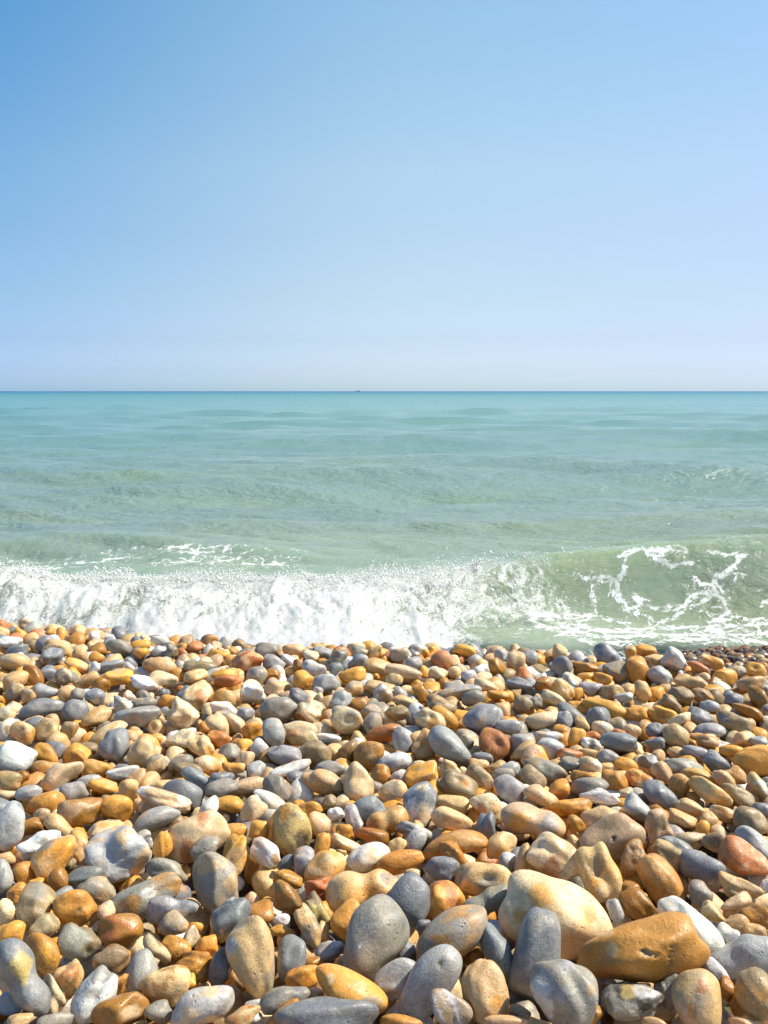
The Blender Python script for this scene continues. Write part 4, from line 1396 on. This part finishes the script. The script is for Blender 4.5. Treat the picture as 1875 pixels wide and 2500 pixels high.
# bottom edge in the picture decides who is in front
BOT = PY + np.sqrt((LL / 2 * np.sin(AN)) ** 2 + (SS / 2 * np.cos(AN)) ** 2)
def qform(i, x, y):
    dx, dy = x - PX[i], -(y - PY[i])
    u = (dx * math.cos(AN[i]) + dy * math.sin(AN[i])) / (LL[i] / 2)
    v = (-dx * math.sin(AN[i]) + dy * math.cos(AN[i])) / (SS[i] / 2)
    return u * u + v * v
PAIRS = []
gx, gy = np.meshgrid(np.linspace(-1, 1, 13), np.linspace(-1, 1, 13))
for i in range(NE):
    near = np.nonzero(np.hypot(PX - PX[i], PY - PY[i]) < (LL[i] + LL) / 2)[0]
    for j in near:
        if j <= i:
            continue
        m = i if LL[i] * SS[i] < LL[j] * SS[j] else j
        xs_, ys_ = PX[m] + gx * LL[m] / 2, PY[m] + gy * LL[m] / 2
        qi, qj = qform(i, xs_, ys_), qform(j, xs_, ys_)
        ok = (qi < 1) & (qj < 1)
        if ok.sum() < 1:
            continue
        gap = np.max(C0[i] * np.sqrt(1 - qi[ok]) + C0[j] * np.sqrt(1 - qj[ok]))
        f_, b_ = (i, j) if BOT[i] > BOT[j] else (j, i)
        PAIRS.append((f_, b_, gap * 0.93))
for it in range(160):
    mv = np.zeros(NE); cnt = np.ones(NE) * 0.6
    for f_, b_, gp in PAIRS:
        need = gp * (T[f_] + T[b_]) / 2
        lack = need - (T[b_] - T[f_])
        if lack > 0:
            mv[f_] -= lack / 2; mv[b_] += lack / 2
            cnt[f_] += 1; cnt[b_] += 1
    T = T + mv / cnt * 1.1 + (T0 - T) * 0.02
for e, t in zip(ENT, T):
    e['t'] = float(t)
    e['pos'] = CAM + e['t'] * e['ray']
    e['ra'], e['rb'], e['rc'] = e['a0'] * t, e['b0'] * t, e['c0'] * t

# ---- which ones become objects of their own: the 300 that show largest
order = sorted(range(NE), key=lambda i: -(LL[i] * SS[i]) * (1.6 if ENT[i]['phrase'] else 1.0))
SINGLE = set(order[:300])

# ---- labels
CW = {'B': 'slate blue', 'G': 'warm grey', 'g': 'pale grey', 'W': 'white', 'C': 'cream', 'T': 'tan', 'O': 'orange', 'A': 'amber brown', 'R': 'rust red', 'P': 'pinkish tan', 'D': 'olive brown',
      'L': 'lilac grey', 'Y': 'yellow', 'K': 'black'}
SW = {'s': 'smooth', 'k': 'knobbly', 'f': 'angular', 'p': 'waisted', 'b': 'curved', 'e': 'pear shaped', 'r': 'rough', 'h': 'dented'}
def relation(e, l):
    dx, dy = e['px'] - l['px'], e['py'] - l['py']
    if abs(dx) > 1.3 * abs(dy):
        return 'right of' if dx > 0 else 'left of'
    if abs(dy) > 1.3 * abs(dx):
        return 'in front of' if dy > 0 else 'behind'
    return ('right and ' if dx > 0 else 'left and ') + ('in front of' if dy > 0 else 'behind')
LM = [ENT[i] for i in SINGLE if ENT[i]['phrase']]
used = set()
def make_label(e):
    cand = sorted((l for l in LM if l is not e), key=lambda l: math.hypot(e['px'] - l['px'], e['py'] - l['py']))
    if e['phrase']:
        lab = e['phrase']
        if len(lab.split()) < 6:
            for l in cand[:6]:
                full = f"{lab} {relation(e, l)} the {l['phrase']}"
                if len(full.split()) <= 16 and full not in used:
                    return full
        if lab not in used and len(lab.split()) > 3:
            return lab
    el = e['L'] / e['S']
    mm = e['ra'] * 2
    size = 'small ' if e['L'] * e['S'] < 6400 * 0.33 and e['py'] > 1900 else ''
    form = 'round' if el < 1.22 else ('long' if el > 1.9 else 'oval')
    if abs(math.sin(R(e['ang']))) > 0.82 and el > 1.25:
        form = 'upright'
    words = []
    c = CW[e['cols'][0]]
    for k in range(0, 5):
        l = cand[k]
        for w in (f"{size}{c} {form} pebble", f"{size}{SW[e['shape']]} {c} {form} pebble"):
            lab = f"{w} {relation(e, l)} the {l['phrase']}"
            if lab not in used and len(lab.split()) <= 16:
                return lab
    return f"{size}{SW[e['shape']]} {c} {form} pebble {relation(e, cand[0])} the {cand[0]['phrase']}"

def frame_of(e):
    """local axes: long axis a, short axis b in the view, c roughly along the ground away from the viewer"""
    f = e['ray'] / np.linalg.norm(e['ray'])
    r_ = np.cross(f, [0, 0, 1.0]); r_ /= np.linalg.norm(r_)
    u = np.cross(r_, f)
    a_ = math.radians(e['ang'])
    ax = math.cos(a_) * r_ + math.sin(a_) * u
    ay = -math.sin(a_) * r_ + math.cos(a_) * u
    az = -f
    return np.stack([ax, ay, az], 1), r_, u

def build_entry(e, sub):
    r = np.random.default_rng(1000 + e['i'])
    V, Fc = stone(sub, e['ra'], e['rb'], e['rc'], e['shape'], r)
    M_, r_, u_ = frame_of(e)
    W = V @ M_.T
    n = len(V)
    t1 = tint_of(e['cols'][0], r)
    t2 = (tint_of(e['cols'][1], r) * 0.8 + t1 * 0.2) if len(e['cols']) > 1 else np.clip(t1 * r.uniform(0.75, 1.3) * np.array([1.05, 1.0, 0.92]), 0, .85)
    tint = np.ones((n, 4)); tint[:, :3] = t1
    tint2 = np.ones((n, 4)); tint2[:, :3] = t2
    if len(e['cols']) > 1 and e['shape'] in 'fkhr' and not e['patch'] and e['i'] % 3:
        tint[:, :3] += (t2 - t1) * CHIP[:, None] * 0.85
        tint2[:, :3] += (t1 - t2) * CHIP[:, None] * 0.4
    sx, sy = W @ r_ / e['t'] * F_SRC, -(W @ u_) / e['t'] * F_SRC
    front = (V[:, 2] > -0.15 * e['rc'])
    for dx, dy, rr, kk in e['patch']:
        wv = 0.30 * np.sin(sx / rr * 3.1 + r.uniform(0, 6)) + 0.25 * np.sin(sy / rr * 3.7 + r.uniform(0, 6)) + 0.15 * np.sin((sx + sy) / rr * 7 + 1)
        q = np.hypot(sx - dx, sy - dy) / rr + 0.5 * wv
        m = smooth(1.15, 0.80, q) * front
        cc = np.array(PAL[kk])
        tint[:, :3] += (cc - tint[:, :3]) * m[:, None] * 0.85
        tint2[:, :3] += (cc * 0.85 - tint2[:, :3]) * m[:, None] * 0.7
        if kk in 'KD' and rr < 40:
            W -= (W / np.linalg.norm(W, axis=1)[:, None]) * (m * 0.10 * e['rb'])[:, None]
    pam = (0.62 if e['shape'] in 'kfr' else 0.42) if len(e['cols']) > 1 else r.uniform(0.0, 0.25)
    prm = np.ones((n, 4))
    prm[:, 0] = r.random(); prm[:, 1] = pam; prm[:, 2] = 0.0
    prm[:, 3] = 0.15 if e['shape'] in 'kfrh' else r.uniform(0.4, 1.0)
    if e['cols'][0] in 'A' and e['shape'] == 'f':
        prm[:, 2] = 0.35
    return W, Fc, tint, tint2, prm

merged = []
def push(W, Fc, tint, tint2, prm):
    merged.append((W, Fc, tint, tint2, prm))

def flush(name, label):
    off, Vs, Fs, A1, A2, A3 = 0, [], [], [], [], []
    for W, Fc, a, b, c in merged:
        Vs.append(W); Fs.append(Fc + off); off += len(W)
        A1.append(a); A2.append(b); A3.append(c)
    merged.clear()
    me = mesh_from(name, np.concatenate(Vs), np.concatenate(Fs), {"tint": np.concatenate(A1), "tint2": np.concatenate(A2), "prm": np.concatenate(A3)})
    return link(name, me, MAT_PEBBLE, kind="stuff", label=label)

for i in order:
    e = ENT[i]
    if i in SINGLE and e['phrase']:
        e['label'] = make_label(e); used.add(e['label'])
for i in order:
    e = ENT[i]
    if i in SINGLE and 'label' not in e:
        e['label'] = make_label(e); used.add(e['label'])
for rank, i in enumerate(order):
    e = ENT[i]
    if i in SINGLE:
        sub = 5 if rank < 26 else 4 if rank < 175 else 3
        W, Fc, t1, t2, pm_ = build_entry(e, sub)
        me = mesh_from("pebble", W, Fc, {"tint": t1, "tint2": t2, "prm": pm_})
        o = link("pebble", me, MAT_PEBBLE, label=e['label'], category="pebble", group="beach pebbles lying on the shingle bank")
        o.location = e['pos'].tolist()
    else:
        W, Fc, t1, t2, pm_ = build_entry(e, 3)
        push(W + e['pos'], Fc, t1, t2, pm_)

# ------------------------------------------------------------------ the shingle between and beneath them
LIB = {}
for sub in (1, 2, 3):
    LIB[sub] = [stone(sub, 1, 1, 1, sh, np.random.default_rng(500 + k)) for k, sh in enumerate('ssfskfsespfskhsfrsbksfs')]
MIX = list('TTTTTTGggOOOOAABBgPCCCCWWDR')
def rot_mats(n, r, tilt):
    """random rotations: any heading, limited tilt"""
    yaw = r.uniform(0, 2 * math.pi, n)
    q = r.normal(0, tilt, n); s = r.normal(0, tilt, n)
    M_ = np.zeros((n, 3, 3))
    cy, sy, cq, sq, cs, ss = np.cos(yaw), np.sin(yaw), np.cos(q), np.sin(q), np.cos(s), np.sin(s)
    Rz = np.zeros((n, 3, 3)); Rz[:, 0, 0] = cy; Rz[:, 0, 1] = -sy; Rz[:, 1, 0] = sy; Rz[:, 1, 1] = cy; Rz[:, 2, 2] = 1
    Rx = np.zeros((n, 3, 3)); Rx[:, 0, 0] = 1; Rx[:, 1, 1] = cq; Rx[:, 1, 2] = -sq; Rx[:, 2, 1] = sq; Rx[:, 2, 2] = cq
    Ry = np.zeros((n, 3, 3)); Ry[:, 1, 1] = 1; Ry[:, 0, 0] = cs; Ry[:, 0, 2] = ss; Ry[:, 2, 0] = -ss; Ry[:, 2, 2] = cs
    return Rz @ Rx @ Ry

def put(pos, rad, sub, r, wet_or_shaded=0.0, tilt=0.35, cols=MIX, flatness=(0.74, 1.0)):
    n = len(rad)
    Rm = rot_mats(n, r, tilt)
    for k in range(n):
        V, Fc = LIB[sub][r.integers(len(LIB[sub]))]
        s = rad[k] * np.array([r.uniform(1.0, 1.22), r.uniform(0.8, 1.0), r.uniform(*flatness)])
        W = (V * s) @ Rm[k].T + pos[k]
        t1 = tint_of(cols[r.integers(len(cols))], r)
        t2 = tint_of(cols[r.integers(len(cols))], r) * 0.6 + t1 * 0.4
        n_ = len(W)
        A1 = np.ones((n_, 4)); A1[:, :3] = t1
        A2 = np.ones((n_, 4)); A2[:, :3] = t2
        A3 = np.ones((n_, 4)); A3[:, 0] = r.random(); A3[:, 1] = r.uniform(0.0, 0.6); A3[:, 2] = wet_or_shaded; A3[:, 3] = r.uniform(0, 1)
        push(W, Fc, A1, A2, A3)

class Grid:
    def __init__(self, cell):
        self.c, self.d = cell, {}
    def add(self, p, rr):
        self.d.setdefault((int(p[0] // self.c), int(p[1] // self.c)), []).append((p[0], p[1], p[2], rr))
    def near(self, p):
        a, b = int(p[0] // self.c), int(p[1] // self.c)
        for i in (a - 1, a, a + 1):
            for j in (b - 1, b, b + 1):
                yield from self.d.get((i, j), ())
    def hits(self, p, rr, k):
        for x, y, z, r2 in self.near(p):
            if (x - p[0]) ** 2 + (y - p[1]) ** 2 + (z - p[2]) ** 2 < (k * (rr + r2)) ** 2:
                return True
        return False

EP = np.array([e['pos'] for e in ENT])
ER = np.array([[e['ra'], e['rb'], e['rc']] for e in ENT])
EM = np.array([frame_of(e)[0] for e in ENT])
EPX, EPY, ET = PX, PY, T
def blocks(p, rr):
    """filler stone would cut into, or cover in the view, a stone read off the photograph"""
    d = p - EP
    near = np.nonzero((np.abs(d) < ER.max(1)[:, None] + rr).all(1))[0]
    for j in near:
        l = EM[j].T @ d[j]
        if np.sum((l / (ER[j] + rr * 0.62)) ** 2) < 1:
            return True
    dd = p - CAM
    t = dd @ FWD
    x, y = CX + F_SRC * (dd @ RGT) / t, CY - F_SRC * (dd @ UPV) / t
    rp = rr / t * F_SRC
    m = np.nonzero((np.abs(EPX - x) < LL / 2 + rp) & (np.abs(EPY - y) < LL / 2 + rp) & (ET > t))[0]
    for j in m:
        for ox, oy in ((0, -0.75), (-0.6, -0.35), (0.6, -0.35), (0, 0)):
            if qform(j, x + ox * rp, y + oy * rp) < 0.55:
                return True
    return False

fr_ = np.random.default_rng(77)
def fill_bank():
    g = Grid(0.09)
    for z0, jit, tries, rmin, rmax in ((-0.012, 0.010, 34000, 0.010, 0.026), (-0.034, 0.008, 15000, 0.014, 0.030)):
        radii = np.sort(fr_.uniform(0, 1, tries) ** 1.7 * (rmax - rmin) + rmin)[::-1]
        acc_p, acc_r = [], []
        for rr in radii:
            y = fr_.uniform(0.45, 2.75)
            hw = min(0.50 + 0.52 * y, 1.75)
            x = fr_.uniform(-hw, hw)
            if y > ridge_y(x) + 0.08:
                continue
            z = float(beach_z(np.array(x), np.array(y))) + z0 - ((0.034 if z0 > -0.02 else 0.045) if y < 1.35 else 0.018) + fr_.normal(0, jit) * 0.5
            p = np.array([x, y, z])
            if g.hits(p, rr, 0.98 if y < 1.3 else 0.86) or blocks(p, rr):
                continue
            g.add(p, rr)
            acc_p.append(p); acc_r.append(rr)
        acc_p, acc_r = np.array(acc_p), np.array(acc_r)
        px, py, t = project(acc_p)
        vis = (px > -60) & (px < W_SRC + 60) & (py < H_SRC + 80)
        big = vis & (z0 > -0.02) & (acc_r / t * F_SRC > 11)
        mid = (vis | (z0 > -0.02)) & ~big
        low = ~(big | mid)
        print("bank", z0, len(acc_r), big.sum(), mid.sum(), low.sum())
        for msk, sub in ((big, 3), (mid, 2), (low, 1)):
            put(acc_p[msk], acc_r[msk], sub, fr_, tilt=0.75, wet_or_shaded=0.0 if z0 > -0.02 else 0.45)  # lower layer darkened to paint shade into the gaps between stones
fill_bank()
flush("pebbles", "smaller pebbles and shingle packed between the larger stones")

def fill_slope():
    g = Grid(0.09)
    P_, R_, Wt = [], [], []
    n = 26000
    ys = fr_.uniform(2.5, 6.0, n); xs_ = fr_.uniform(-1, 1, n) * (0.55 + 0.47 * ys)
    rs = np.where(ys < 3.9, fr_.uniform(0.016, 0.028, n), fr_.uniform(0.009, 0.021, n))
    zs = beach_z(xs_, ys)
    for x, y, z, rr in zip(xs_, ys, zs, rs):
        if y < ridge_y(x) + 0.15:
            continue
        p = (x, y, z - 0.2 * rr)
        if g.hits(p, rr, 0.84):
            continue
        g.add(p, rr)
        P_.append(p); R_.append(rr)
    P_, R_ = np.array(P_), np.array(R_)
    wet_or_shaded = smooth(-0.22, -0.42, P_[:, 2])
    print("slope", len(R_))
    for lo, hi in ((-0.1, 0.3), (0.3, 0.8), (0.8, 1.1)):
        m = (wet_or_shaded >= lo) & (wet_or_shaded < hi)
        if m.any():
            put(P_[m], R_[m], 1 if hi < 1.05 else 2, fr_, wet_or_shaded=max(0, (lo + hi) / 2) if hi < 1.05 else 1.0, tilt=0.25, cols=list('TTOAAGGBDDRPC'))
fill_slope()
flush("wet_pebbles", "small wet brown pebbles on the slope down to the water")
